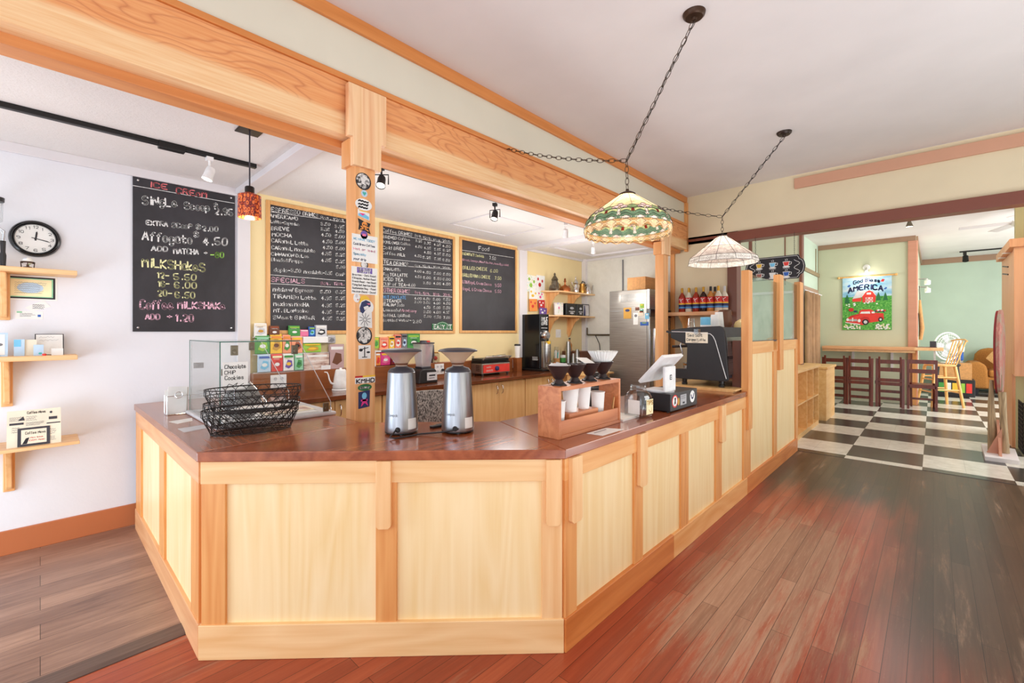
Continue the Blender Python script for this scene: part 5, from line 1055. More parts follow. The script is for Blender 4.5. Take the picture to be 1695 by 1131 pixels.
for n_,l_,a,b in units:
    t=thing(n_,l_,'cabinet',(a,3.76,0)); w_=b-a
    B(0,.02,.08,w_,.5,.862).build('carcass','birch_door',t); B(0,.06,0,w_,.5,.08).build('plinth','dark_back_top',t)
    hw=w_/2
    for i in(0,1):
        d=B(i*hw+.003,0,.10,(i+1)*hw-.003,.02,.852).build('door','birch_door',t,.002)
        x=hw+(-.045 if i==0 else .045); MB().tube([(x,0,.845-.13),(x,-.022,.845-.115),(x,-.026,.845-.08),(x,-.022,.845-.045),(x,0,.845-.03)],.005,8).build('handle','chrome',d,smooth=60)
# tea packets on a white tiered rack on the ledge
t=thing('tea_rack','clear tiered rack holding tea packets on the ledge','rack',(1.28,4.30,1.085)); B(0,.05,0,.68,.056,.36).build('back_sheet','case_glass',t)
for z in(0,.162,.315): B(0,.012,z,.68,.05,z+.004).build('ledge_strip','white_plastic',t)
def packet(label,x0,z0,x1,z1,y,mats,crimp=True,cat='tea packet',name='tea_packet'):
    t=thing(name,label,cat,(x0,y,z0)); w_=x1-x0;h=z1-z0; m=MB().use(mats[0])
    if crimp: m.prism([(0,0),(-.014,.006),(-.016,h*.5),(-.010,h*.88),(-.002,h),(.002,h),(.004,h*.88),(.010,h*.5),(.008,.006)],0,w_,'X')
    else: m.box(0,-.02,0,w_,.015,h)
    m.build('pouch',None,t)
    yf=-.0175 if crimp else -.0207
    m=MB()
    if len(mats)>1: m.use(mats[1]).rect(w_*.08,h*.78,w_*.92,h*.9,yf)
    if len(mats)>2: m.use(mats[2]).poly([(w_*.15,h*.25),(w_*.5,h*.15),(w_*.85,h*.3),(w_*.8,h*.6),(w_*.4,h*.66)],yf)
    if len(mats)>3: m.use(mats[3]).disc(w_*.5,h*.42,w_*.22,h*.1,yf-.0006).scribble(w_*.2,h*.68,w_*.8,h*.76,1,.003,yf-.0006)
    if len(mats)>1: m.build('print',None,t)
    return t
yA,yB,yC=4.31,4.325,4.335
for a in [('blue mountain tea packet, bottom left of the tea rack',1.31,1.09,1.412,1.25,yA,['pale_blue','blue','sky','ink_white']),('red tea packet with white script on the bottom row',1.419,1.09,1.512,1.25,yA,['bright_red','pale_yellow','red','ink_white']),
 ('white tea packet with purple flowers on the bottom row',1.519,1.09,1.61,1.25,yA,['white_paper','leaf','purple','yellow']),('teal tea packet with a green leaf on the bottom row',1.619,1.09,1.694,1.245,yA,['mint','white_paper','leaf','dark_green']),
 ('green tea bag above the blue packet',1.294,1.252,1.408,1.42,yB,['leaf','mint','lime','white_paper']),('tall yellow tea packet above the red one',1.415,1.252,1.513,1.43,yB,['yellow','orange','amber','brown']),
 ('pale orange tea packet with a green emblem, middle row',1.519,1.252,1.59,1.425,yB,['peach','orange','leaf','white_paper']),('orange leaf tea packet with a black base, middle row',1.597,1.252,1.694,1.413,yB,['peach','yellow','rust','ink_black']),
 ('lime and gold foil tea pouch, middle row',1.70,1.252,1.869,1.342,yB,['lime','yellow','amber','yellow']),('white coffee bag at the top left of the tea rack',1.29,1.405,1.388,1.527,yC,['white_paper','cream_paper','light_grey','amber']),
 ('brown coffee bean snack bag on the top row',1.41,1.405,1.494,1.506,yC,['brown','rust','brown','white_paper']),('bright green snack bag on the top row',1.575,1.405,1.675,1.508,yC,['leaf','lime','leaf','white_paper']),
 ('pink card packet on the top row',1.677,1.405,1.752,1.471,yC,['pink','white_paper']),('blue and green printed packet on the top row',1.757,1.405,1.816,1.5,yC,['blue','lime','sky','leaf'])]: packet(*a)
packet('grey and white tea box at the top right of the rack',1.82,1.402,1.927,1.515,yC,['light_grey','white_paper','ink_black','white_paper'],False)
packet('long white box on the rack under the pink card',1.70,1.345,1.935,1.40,yB,['white_paper'],False)
packet('silver foil bag hanging at the right of the rack',1.937,1.335,2.017,1.418,yC,['silver_print','light_grey','grey_print'])
packet('white landscape print tea tin box on the ledge',1.70,1.087,1.937,1.245,yA,['landscape_print','white_paper'],False)
packet('mauve landscape tea box left of the stickered post',1.947,1.087,2.089,1.328,yA,['mauve','white_paper','brown'],False)
# magazine fan between box and kettle
t=thing('brochure_holder','small white holder with fanned brochures by the white kettle','brochures',(1.86,4.285,1.085)); B(0,0,0,.09,.04,.04).build('holder','white_plastic',t)
for i in range(4): MB().box(0,-.002,.0,.06,.002,.075,Matrix.Translation((.005,.008+.008*i,.005))@Matrix.Rotation(.1+.12*i,4,'Y')).build('brochure',['white_paper','light_grey','grey_print','white_paper'][i],t)
# second group of boxes on the ledge right of the post
for a in [('lime green tea pouch just right of the stickered post',2.435,1.275,2.497,1.393,4.345,['lime','yellow','leaf']),('peach tea box with a cup picture on the ledge',2.505,1.255,2.61,1.392,4.34,['peach','salmon','bright_red','ink_white']),('yellow tea box with a white label on the ledge',2.618,1.26,2.684,1.398,4.34,['yellow','ink_black','white_paper','amber']),('salmon tea box with a dark top on the ledge',2.692,1.26,2.769,1.42,4.34,['salmon','ink_black','white_paper','red']),('grey blue tea box on the ledge behind the grinder hopper',2.777,1.26,2.847,1.427,4.34,['grey_print','ink_black','pale_blue','navy']),('green tea box left of the blender jug',2.852,1.26,3.018,1.427,4.34,['leaf','lime','dark_green','white_paper'])]: packet(*a,crimp=False,name='tea_box',cat='tea box')
t=thing('box_shelf','low white riser on the ledge holding the tea boxes','riser',(2.43,4.32,1.085)); B(0,-.03,.15,.60,.035,.165).build('top','white_plastic',t); B(0,-.03,0,.01,.035,.15).build('side','white_plastic',t); B(.59,-.03,0,.60,.035,.15).build('side','white_plastic',t)
packet('orange and white magazine packet on the ledge near the post',2.445,1.087,2.50,1.232,4.315,['orange','white_paper','bright_red'])
packet('bright pink packet on the ledge behind the grinder',2.505,1.087,2.618,1.232,4.315,['hot_pink','yellow','pink','white_paper'])
packet('magenta pouch on the ledge beside the bright pink packet',2.63,1.087,2.74,1.225,4.315,['dark_red','hot_pink','purple'])
t=thing('red_dot_canister','tall red and white dotted canister behind the blender','canister',(3.135,4.325,1.085)); MB().lathe([(.026,0),(.026,.25),(.02,.262)],seg=20).build('tin','red',t,smooth=40); m=MB()
for k in range(10): m.use('ink_white').disc(.0+.014*(-1)**k,.02+.024*k,.006,.006,-.0265)
m.build('dots',None,t)
t=thing('syrup_jar','dark glass jar with a black lid on the ledge','jar',(3.165,4.31,1.085)); MB().lathe([(.022,0),(.024,.005),(.024,.085),(.016,.1)],seg=20).build('jar','syrup_dark',t,smooth=40); MB().lathe([(.018,.1),(.018,.12)],seg=20).build('lid','black_plastic',t,smooth=40)
t=thing('cherry_jar','square glass jar with red fruit on the ledge','jar',(3.235,4.315,1.085)); B(-.045,-.03,0,.045,.03,.11).build('jar','jar_plastic',t,.01); MB().ball((0,0,.05),.026).build('fruit','red',t,smooth=60); B(-.03,-.02,.11,.03,.02,.125).build('lid','brass',t,.003)
# kettle
t=thing('gooseneck_kettle','white electric gooseneck kettle on its base','kettle',(1.95,4.07,ZK),0)
MB().lathe([(.078,0),(.080,.006),(.076,.016),(.05,.02)],seg=36).build('base','white_enamel',t,smooth=40)
MB().lathe([(.070,.022),(.073,.028),(.068,.07),(.055,.15),(.047,.188),(.044,.19)],seg=36).build('body','white_enamel',t,smooth=40)
MB().lathe([(.044,.19),(.04,.197),(.012,.2),(.012,.21),(.0,.213)],seg=28).build('lid','white_enamel',t,smooth=40)
MB().tube([(-.066,0,.06),(-.095,0,.075),(-.11,0,.11),(-.118,0,.15),(-.13,0,.175),(-.155,0,.18)],[.010,.009,.007,.006,.0055,.005],8).build('spout','white_enamel',t,smooth=60)
MB().tube([(.05,0,.16),(.10,0,.165),(.115,0,.14),(.105,0,.06)],.009).build('handle','white_enamel',t,smooth=60)
# blender
t=thing('blender','commercial blender with clear jug and black base','blender',(2.86,4.03,ZK))
MB().prism([(-.125,0),(.125,0),(.105,.13),(.08,.155),(-.08,.155),(-.105,.13)],-.10,.11,'Y').build('base','black_plastic',t,.012)
m=MB(); M=Matrix.Translation((.03,-.102,.03)); m.use('light_grey').box(-.055,-.004,0,.075,0,.085,M).use('ink_black').box(-.03,-.006,.045,.05,-.004,.06,M).use('grey_print').box(-.03,-.006,.02,.04,-.004,.028,M); m.build('control_panel',None,t)
MB().prism([(-.06,.155),(.06,.155),(.07,.175),(-.07,.175)],-.06,.06,'Y').build('jug_collar','charcoal',t,.004)
m=MB(); lv=[(.058,.175),(.068,.25),(.082,.42)]; n=4
for w_,z in lv: m.v+=[(w_,-w_,z),(w_,w_,z),(-w_,w_,z),(-w_,-w_,z)]
for j in range(2):
    for i in range(4): m.face((j*4+i,j*4+(i+1)%4,(j+1)*4+(i+1)%4,(j+1)*4+i))
m.build('jug','blender_plastic',t,.01); B(-.088,-.088,.42,.088,.088,.435).build('lid','charcoal',t,.006); MB().lathe([(.04,.435),(.035,.455),(0,.458)],seg=20).build('lid_cap','charcoal',t,smooth=40)
MB().tube([(.07,0,.4),(.13,0,.40),(.135,0,.28),(.07,0,.24)],.012).build('handle','charcoal',t,smooth=60)
# panini grill
t=thing('panini_grill','steel panini grill with a bright red control panel','grill',(3.754,4.06,ZK))
B(0,0,.025,.50,.20,.15).build('body','steel',t,.004); B(.02,-.006,.035,.49,0,.135).build('control_panel','bright_red',t,.003)
m=MB().lathe([(.03,0),(.028,.02),(.02,.024)],(0,0,0),20,True,Matrix.Translation((.25,-.006,.085))@Matrix.Rotation(PI/2,4,'X')); m.build('dial','navy',t,smooth=40)
m=MB().use('ink_white').text('ovalo',.07,.095,.15,.10,.02,.004,-.0068).scribble(.07,.05,.2,.075,2,.003,-.0068); m.build('panel_lettering',None,t)
m=MB()
for i in range(4): m.box(-.002,.04,.06+.02*i,.0,.11,.068+.02*i)
m.build('vents','black_metal',t)
for x in(.03,.47): 
    for y in(.02,.18): MB().lathe([(.014,0),(.016,.026)],(x,y,0),12).build('foot','black_plastic',t)
B(-.0,.0,.152,.50,.2,.168).build('lower_plate','black_metal',t,.003); B(.0,.005,.17,.49,.195,.215).build('upper_plate','black_metal',t,.008)
MB().tube([(.02,.0,.20),(.02,-.05,.235),(.47,-.05,.235),(.47,.0,.20)],.009).build('handle','steel',t,smooth=60)
for x in(.02,.47): MB().bar((x,.19,.15),(x,.19,.24),.02).build('hinge','steel',t)
t=thing('spatula','steel slotted spatula lying on the panini grill','spatula',(3.98,4.16,ZK+.222),-.1); MB().lathe([(.05,0),(.05,.003)],(0,0,.018),18,True,None,None,1.0,.7).build('blade','chrome',t); MB().bar((.04,0,.02),(.28,0,.012),.012,.006).build('handle','chrome',t)
t=thing('tongs','steel kitchen tongs lying on the panini grill','tongs',(4.0,4.11,ZK+.219),.05); MB().bar((0,0,.006),(.24,0,.02),.02,.006).build('arm','steel',t); MB().bar((0,.005,.02),(.24,.01,.034),.02,.006).build('arm','steel',t)
t=thing('travel_cup','white takeaway cup with black lid beside the black bulk grinder','cup',(4.66,4.30,ZK+.185)); t.location=(4.60,4.20,ZK); MB().lathe([(.032,.0),(.042,.165)],seg=24).build('body','cup_paper',t,smooth=40); MB().lathe([(.044,.165),(.044,.178),(.038,.19),(0,.19)],seg=24).build('lid','black_plastic',t,smooth=40)
t.location=(4.575,4.22,ZK); B(-.05,-.04,0,.05,.04,.19).build('stand','splash_brown',t,.003)
for c in t.children:
    if c.name.split('.')[0]in('body','lid'): c.location.z=.19
# bulk grinder
t=thing('bulk_grinder','tall black bulk coffee grinder with a round dial','coffee grinder',(4.80,4.0,ZK))
B(0,.0,.03,.20,.35,.80).build('housing','black_gloss',t,.006); B(-.06,-.10,0,.26,.36,.03).build('foot_plate','black_metal',t,.005)
MB().lathe([(.075,0),(.075,.02),(.066,.045),(.045,.05),(.043,.07),(0,.072)],(0,0,0),32,True,Matrix.Translation((.10,-.0,.50))@Matrix.Rotation(PI/2,4,'X')).build('dial','chrome',t,smooth=35)
m=MB().use('ink_white').text('BULK',.035,.70,.165,.71,.05,.012,-.001).text('COFFEE',.035,.645,.165,.655,.04,.011,-.001).scribble(.03,.595,.17,.615,1,.006,-.001); m.build('lettering',None,t)
m=MB().use('ink_white').add([(-.001,.12,.16),(-.001,.03,.16),(-.001,.03,.163),(-.001,.12,.163)],[(0,1,2,3)])
for k in range(4): m.add([(-.001,.14,.15+.014*k),(-.001,.04,.15+.014*k),(-.001,.04,.154+.014*k),(-.001,.14,.154+.014*k)],[(0,1,2,3)])
m.build('side_label',None,t)
m=MB().lathe([(.035,.12),(.05,.2),(.045,.36),(.03,.40)],(.10,-.05,0),24,True); m.build('spout','steel',t,smooth=40); B(.02,-.055,.05,.18,-.0,.42).build('spout_panel','steel',t,.004); B(.075,-.09,.38,.125,-.05,.42).build('yellow_tag','yellow',t)
B(.02,-.12,.03,.18,.0,.045).build('bag_rest','steel',t)
# bottles, straws and cups at the end of the back counter
t=thing('straw_jar','kraft jar full of wrapped straws','straw jar',(5.38,4.15,ZK)); MB().lathe([(.045,0),(.047,.12),(.05,.15)],seg=24).build('jar','kraft',t,smooth=40)
for i in range(9): a=i*.7; MB().tube([(.025*math.cos(a),.025*math.sin(a),.02),(.035*math.cos(a),.035*math.sin(a),.24+.015*(i%3))],.006,6).build('straw','white_paper' if i%3 else 'teal',t)
t=thing('green_label_jar','tumbler with a bright green band near the straw jar','cup',(5.56,4.17,ZK)); MB().lathe([(.042,0),(.044,.08)],seg=24).build('lower','black_plastic',t,smooth=40); MB().lathe([(.0445,.08),(.046,.15)],seg=24).build('band','leaf',t,smooth=40); MB().lathe([(.045,.15),(.045,.19)],seg=24).build('upper','white_plastic',t,smooth=40)
g_='steel shaker cup stacks'
def stack(label,x,y,n,r):
    t=thing('shaker_stack',label,'cup stack',(x,y,ZK),0,g_)
    for k in range(n): MB().lathe([(r,0),(r*.97,.012),(r*.62,.13),(.0,.131)],(0,0,k*.03),20,False).build('shaker','steel',t,smooth=40)
stack('tallest stack of steel shaker cups on the back counter',5.70,4.17,10,.046); stack('shorter steel cup stack right of the tallest stack',5.60,4.0,4,.035); stack('steel cup stack farthest right on the back counter',5.70,4.0,6,.038)
t=thing('clear_cup_stack','stack of clear plastic cups behind the straw jar','cup stack',(5.48,4.235,ZK)); 
for k in range(5): MB().lathe([(.04,0),(.03,.12)],(0,0,.05*k),20,False).build('cup','jar_plastic',t,smooth=40)
for i,(x,l_,c) in enumerate([(5.10,'dark syrup bottle with white cap next to the bulk grinder','syrup_dark'),(5.17,'black pump bottle behind the small jars','black_plastic'),(5.25,'slim dark bottle left of the straw jar','syrup_dark')]):
    t=thing('small_bottle',l_,'bottle',(x,4.19,ZK)); MB().lathe([(.026,0),(.027,.12),(.012,.16),(.012,.19)],seg=18).build('glass',c,t,smooth=40); MB().lathe([(.014,.19),(.014,.215),(0,.215)],seg=14).build('cap','white_plastic' if i!=1 else 'black_plastic',t,smooth=40); MB().lathe([(.0275,.04),(.0275,.1)],seg=18,cap=False).build('label','cream_paper',t,smooth=40)
for i,(x,l_,c) in enumerate([(5.13,'white creamer pot in front of the dark bottles','white_enamel'),(5.22,'copper coloured small canister in front of the bottles','copper'),(5.29,'grey small canister left of the straw jar','light_grey')]):
    t=thing('small_canister',l_,'canister',(x,4.07,ZK)); MB().lathe([(.034,0),(.036,.07),(.03,.085)],seg=20).build('pot',c,t,smooth=40); MB().lathe([(.03,.085),(.02,.098),(0,.1)],seg=16).build('lid',c,t,smooth=40)
t=thing('oil_bottle','olive oil bottle on a brown box at the counter end','bottle',(5.66,4.24,ZK+.16)); t.location=(5.845,4.25,1.14); 
MB().lathe([(.04,0),(.042,.1),(.015,.15),(.014,.19)],seg=20).build('glass','syrup_amber',t,smooth=40); MB().lathe([(.016,.19),(.016,.21),(0,.21)],seg=14).build('cap','black_plastic',t)
t=thing('counter_box','brown box shelf at the far end under the oil bottle','box',(5.78,4.0,0)); B(0,0,.0,.3,.35,1.14).build('box','brown',t,.004)
# small wood cart in front of the fridge wall
t=thing('kitchen_cart','pale wooden cart between the back counter and the refrigerator','cart',(4.95,3.30,0)); B(-.02,-.02,.86,.62,.36,.885).build('top','maple_light',t,.004); B(0,.02,.0,.02,.34,.86).build('side','birch_door',t); B(.55,0.02,0,.57,.34,.86).build('side','birch_door',t); B(.02,.02,.4,.55,.34,.42).build('shelf','birch_door',t); B(0.02,.32,0,.55,.34,.86).build('back','birch_door',t)
t=thing('stove_pan','black pan on the pale wooden cart','pan',(5.35,3.42,.885)); MB().lathe([(.08,0),(.10,.03),(.096,.03),(.076,.005)],seg=24).build('pan','black_metal',t,smooth=40); MB().bar((-.09,0,.025),(-.25,.02,.04),.018,.01).build('handle','black_metal',t)
# refrigerator
t=thing('refrigerator','tall stainless refrigerator with magnets on its side','refrigerator',(5.68,2.80,0))
B(0,0.04,.12,.66,.62,2.035).build('cabinet','brushed_side',t,.006); B(0,0,.15,.66,.04,1.66).build('door','steel',t,.006); B(0.0,0,1.76,.66,.04,2.035).build('top_grille_panel','steel',t,.005); B(0,-.012,1.66,.66,.04,1.76).build('control_strip','black_gloss',t,.004)
MB().bar((.08,-.03,.7),(.08,-.03,1.5),.03).build('door_handle','chrome',t,.006)
m=MB()
for i in range(16): m.box(-.003,.10,1.87+.007*i,.0,.44,1.8735+.007*i)
for i in range(13): m.box(-.0035,.10+.0275*i,1.87,.0,.104+.0275*i,1.98)
m.build('vent_grille','steel',t)
B(-.001,.04,1.745,.0,.62,1.75).build('panel_seam','grey_paint',t)
for x in(.06,.6):
    for y in(.1,.56): MB().lathe([(.02,0),(.03,.12)],(x,y,0),12).build('foot','black_plastic',t)
for i,(y,z,w_,h,c,l_) in enumerate([(3.21,1.655,.12,.155,'amber','photo magnet of a golden field on the refrigerator'),(3.06,1.57,.075,.165,'white_paper','white shirt shaped magnet with a strip below'),(2.985,1.69,.08,.07,'cream_paper','cream rectangular magnet right of the shirt'),(2.885,1.645,.06,.08,'sky','light blue rectangular magnet near the door edge'),(2.955,1.555,.12,.05,'blue','wide blue landscape magnet, lowest one'),(3.03,1.765,.06,.045,'brown','small brown heart shaped magnet'),(2.96,1.795,.06,.06,'lime','small green flower magnet, topmost'),(2.96,1.735,.05,.05,'teal','small teal leaf magnet under the flower')]):
    o=MB().use(c).box(0,0,0,w_,.003,h); o.use(['navy','grey_print','rust','white_paper','lime','rust','yellow','white_paper'][i]).disc(w_*.5,h*.75,w_*.3,h*.12,-.0006); o=o.build('fridge_magnet',None,None); o.location=(5.6765,y-.02,z-.02); o.rotation_euler[2]=-PI/2; tag(o,l_,'magnet')
t=thing('cardboard_box','open tan cardboard box on top of the refrigerator','box',(5.80,2.92,2.035)); B(0,0,0,.4,.28,.19).build('carton','kraft',t,.003)
# pipe and cables on the dirty wall
t=thing('wall_pipe','thin grey conduit running up the stained kitchen wall','pipe',(6.38,3.60,0)); MB().tube([(0,0,0),(0,0,2.6)],.011).build('conduit','grey_print',t,smooth=50)
t=thing('gas_pipe','horizontal steel pipe low on the stained kitchen wall','pipe',(6.36,3.8,1.40)); MB().tube([(0,0,0),(0,.44,0),(0,.46,.0),(0,.46,.12)],.013).build('pipe','pewter',t,smooth=50); MB().tube([(0,.30,0),(0,.22,-.15),(0,.18,-.5)],.006).build('cable','black_plastic',t,smooth=50)
# kitchen wall shelves
def kshelf(label,z,x0,x1,arms):
    t=thing('wall_shelf',label,'shelf',(0,4.36,z)); MB().prism([(x0,0),(x0+.02,-.10),(x0+.18,-.27),(x1,-.27),(x1,0)],-.022,0).build('board','shelf_pine',t,.003)
    for x in arms:
        m=MB().prism([(0,-.022),(-.23,-.022),(-.22,-.05),(-.15,-.09),(-.10,-.16),(-.06,-.24),(-.045,-.30),(-.02,-.33),(0,-.345)],x,x+.022,'X'); m.build('bracket_arm','bracket_pine',t,.003); B(x-.03,-.018,-.3,x+.052,0,-.022).build('bracket_plate','bracket_pine',t,.003)
kshelf('upper kitchen shelf carrying the metal coffee pots',2.075,5.22,6.34,(5.40,5.97)); kshelf('lower kitchen shelf carrying cards and tins',1.705,5.22,6.34,(5.40,5.95))
zt=2.075
t=thing('coffee_pot','tall dark engraved samovar pot on the upper kitchen shelf','coffee pot',(5.42,4.22,zt)); MB().lathe([(.06,0),(.065,.02),(.05,.06),(.055,.12),(.045,.16),(.055,.175),(.04,.20),(.02,.23),(.012,.245),(.018,.26),(0,.285)],seg=28).build('body','pewter',t,smooth=40); MB().tube([(-.05,0,.1),(-.10,0,.08),(-.12,0,.04),(-.12,0,.0)],.012).build('spout','pewter',t,smooth=60); MB().tube([(.045,0,.15),(.09,0,.13),(.09,0,.06),(.055,0,.04)],.008).build('handle','pewter',t,smooth=60)
t=thing('coffee_pot','small dark lidded pot at the left of the upper kitchen shelf','coffee pot',(5.305,4.17,zt)); MB().lathe([(.04,0),(.055,.03),(.04,.075),(.015,.09),(.015,.1),(0,.105)],seg=24).build('body','pewter',t,smooth=40); MB().tube([(.05,0,.03),(.09,0,.06)],.01).build('spout','pewter',t)
t=thing('coffee_pot','low copper pot with a tall knob on the upper shelf','coffee pot',(5.655,4.20,zt)); MB().lathe([(.085,0),(.09,.05),(.07,.08),(.035,.1),(.012,.115),(.012,.15),(.022,.165),(.012,.19),(.018,.2),(0,.22)],seg=28).build('body','copper',t,smooth=40); MB().tube([(-.08,0,.05),(-.13,0,.09),(-.14,0,.12)],.009).build('spout','brass',t,smooth=60); MB().tube([(.08,0,.03),(.13,0,.06),(.11,0,.11),(.07,0,.09)],.007).build('handle','brass',t,smooth=60)
t=thing('coffee_pot','slim silver pot with a pointed lid on the upper shelf','coffee pot',(5.94,4.20,zt)); MB().lathe([(.045,0),(.055,.04),(.04,.1),(.03,.14),(.045,.16),(.04,.175),(.02,.21),(.008,.23),(.012,.25),(.004,.27),(0,.29)],seg=28).build('body','chrome',t,smooth=40); MB().tube([(-.045,0,.07),(-.09,0,.12),(-.11,0,.17)],.008).build('spout','chrome',t,smooth=60); MB().tube([(.045,0,.15),(.09,0,.14),(.08,0,.06),(.05,0,.04)],.006).build('handle','chrome',t,smooth=60)
t=thing('coffee_pot','brass pitcher with arched handle on the upper shelf','coffee pot',(6.10,4.18,zt)); MB().lathe([(.05,0),(.06,.05),(.04,.12),(.05,.16)],seg=24).build('body','brass',t,smooth=40); MB().tube([(-.04,0,.15),(.0,0,.2),(.07,0,.19),(.10,0,.1)],.008).build('handle','black_metal',t,smooth=60)
t=thing('coffee_pot','steel gooseneck kettle at the right end of the upper shelf','coffee pot',(6.23,4.17,zt)); MB().lathe([(.06,0),(.062,.04),(.045,.13),(.02,.165),(0,.18)],seg=28).build('body','chrome',t,smooth=40); MB().tube([(.055,0,.02),(.12,0,.03),(.14,0,.08),(.16,0,.15),(.20,0,.17)],.007).build('spout','chrome',t,smooth=60); MB().tube([(-.03,0,.15),(-.08,0,.15),(-.08,0,.04)],.007).build('handle','charcoal',t,smooth=60)
zt=1.705
t=thing('greeting_card','white folded card with a flower on the lower kitchen shelf','card',(5.32,4.14,zt)); MB().use('white_paper').box(0,0,0,.17,.003,.165).use('lime').ribbon([(.09,.03),(.1,.1)],.006,-.001).use('pink').disc(.1,.11,.02,.02,-.001).build('card',None,t)
t=thing('pattern_box','patterned gift box behind the white card','box',(5.47,4.20,zt)); B(0,0,0,.14,.08,.20).build('box','floral_print',t,.003)
for i,(x,l_) in enumerate([(5.64,'wide black coffee tin on the lower kitchen shelf'),(5.925,'narrower black coffee tin on the lower kitchen shelf')]):
    t=thing('coffee_tin',l_,'tin',(x,4.16,zt)); w_=.26-.08*i; B(0,0,0,w_,.12,.195).build('tin','black_gloss',t,.012)
    m=MB().use('silver_print'); m.rect(w_*.25,.06,w_*.85,.075,-.001).disc(w_*.55,.12,w_*.2,.02,-.001).disc(w_*.55,.04,w_*.2,.014,-.001); m.build('tin_label',None,t)
t=thing('framed_card','blue figure card in a dark frame at the end of the lower shelf','picture frame',(6.13,4.20,zt)); B(0,0,0,.2,.012,.205).build('frame','charcoal',t,.003); MB().use('light_grey').rect(.014,.014,.186,.19,-.001).use('navy').poly([(.03,.015),(.09,.015),(.085,.1),(.07,.18),(.05,.18),(.04,.1)],-.002).build('picture',None,t)
# hanging greeting card display
for i,(x,z,w_,h,c,l_) in enumerate([(4.93,2.05,.22,.25,'floral_print','floral card, upper left of the wall card cluster'),(5.14,2.07,.20,.24,'white_paper','white card with red spine beside the upper shelf'),(4.97,1.93,.2,.16,'white_paper','white paper card in the middle of the cluster'),(5.17,1.91,.14,.16,'floral_print','small printed card under the upper shelf edge'),(4.97,1.755,.18,.18,'orange','orange dotted card at the lower left of the cluster'),(5.17,1.80,.15,.13,'red','red card with white dots in the cluster'),(5.18,1.70,.17,.12,'purple','lilac card lying at the lower right of the cluster')]):
    m=MB().use(c).box(0,-.003,0,w_,0,h); m.use(['lime','red','yellow','hot_pink','bright_red','ink_white','white_paper'][i]).disc(w_*.4,h*.4,w_*.16,h*.13,-.004).disc(w_*.7,h*.65,w_*.1,h*.1,-.004).disc(w_*.2,h*.75,w_*.1,h*.1,-.004)
    o=m.build('wall_card',None,None); o.location=(x-.01,4.355-.006*i,z); o.rotation_euler=(0,random.uniform(-.08,.08),0); tag(o,l_,'card')
t=thing('light_switch','white switch plate under the lower kitchen shelf','switch',(5.62,4.36,1.36)); B(0,-.008,0,.13,0,.13).build('plate','white_plastic',t,.003); B(.03,-.014,.04,.055,-.008,.09).build('rocker','white_enamel',t,.002); B(.075,-.014,.04,.10,-.008,.09).build('rocker','white_enamel',t,.002)
# syrup bottles on the right wall
t=thing('wall_shelf','thick fir shelf carrying the row of syrup bottles','shelf',(6.4,1.96,1.675)); B(-.28,0,0,0,.80,.05).build('board','fir_rail_y',t,.003); MB().prism([(-.25,0),(0,0),(0,-.32),(-.03,-.30),(-.12,-.12)],.62,.645,'Y').build('bracket_arm','bracket_pine',t,.003); B(-.02,.58,-.32,0,.68,0).build('bracket_plate','bracket_pine',t,.003)
g_='syrup bottles on the fir shelf'
def bottle(label,y,x,syr,cap='gold_foil'):
    t=thing('syrup_bottle',label,'bottle',(x,y,1.725),0,g_)
    MB().lathe([(.044,0),(.046,.006),(.046,.205),(.036,.235),(.017,.265),(.015,.30)],seg=24).build('glass',syr,t,smooth=40)
    MB().lathe([(.0165,.262),(.0165,.335),(.014,.34),(0,.34)],seg=16).build('cap',cap,t,smooth=40)
    m=MB()
    for c,z0,z1 in(('red',.145,.20),('bright_red',.125,.145),('yellow',.108,.125),('navy',.075,.108),('blue',.05,.075),('sky',.062,.07)): m.use(c).lathe([(.0466+(.0004 if c=='sky' else 0),z0),(.0466+(.0004 if c=='sky' else 0),z1)],seg=24,cap=False)
    m.use('ink_white'); m2=MB().use('ink_white').ribbon([(-.03,.175),(-.01,.185),(.0,.16),(.012,.175),(.03,.183)],.007,0).ribbon([(-.005,.16),(.01,.135)],.006,0)
    o0=len(m.v); m.v+=[(-.0475*math.cos(v[0]/.0475),-.0475*math.sin(v[0]/.0475),v[2]) for v in m2.v]
    for f in m2.f: m.face([i+o0 for i in f])
    m.build('label',None,t); return t
bl=[('red syrup bottle at the left end of the fir shelf',2.58,6.23,'syrup_red','gold_foil'),('clear syrup bottle behind the second gold cap from the left',2.515,6.32,'syrup_clear','gold_foil'),('clear syrup bottle second from left in the front row',2.485,6.23,'syrup_clear','gold_foil'),('syrup bottle half hidden behind the third front bottle',2.42,6.32,'syrup_amber','gold_foil'),('amber syrup bottle third from left in the front row',2.385,6.23,'syrup_red','gold_foil'),('dark chocolate syrup bottle in the middle of the shelf',2.285,6.23,'syrup_dark','gold_foil'),('black capped syrup bottle right of the dark one',2.19,6.23,'syrup_amber','black_plastic'),('second black capped bottle at the back of the shelf',2.165,6.32,'syrup_amber','black_plastic'),('syrup bottle with the tallest gold cap at the right',2.09,6.23,'syrup_clear','gold_foil'),('uncapped clear bottle at the right end of the fir shelf',2.035,6.30,'syrup_clear','light_grey')]
for a in bl: bottle(*a)
t=thing('corkscrew','small red and black corkscrew hanging beneath the bottle shelf','corkscrew',(6.385,2.60,1.49)); MB().bar((0,0,0),(0,.03,.1),.014).build('handle','bright_red',t); MB().bar((0,-.01,-.03),(0,.0,.0),.02).build('tip','black_plastic',t)
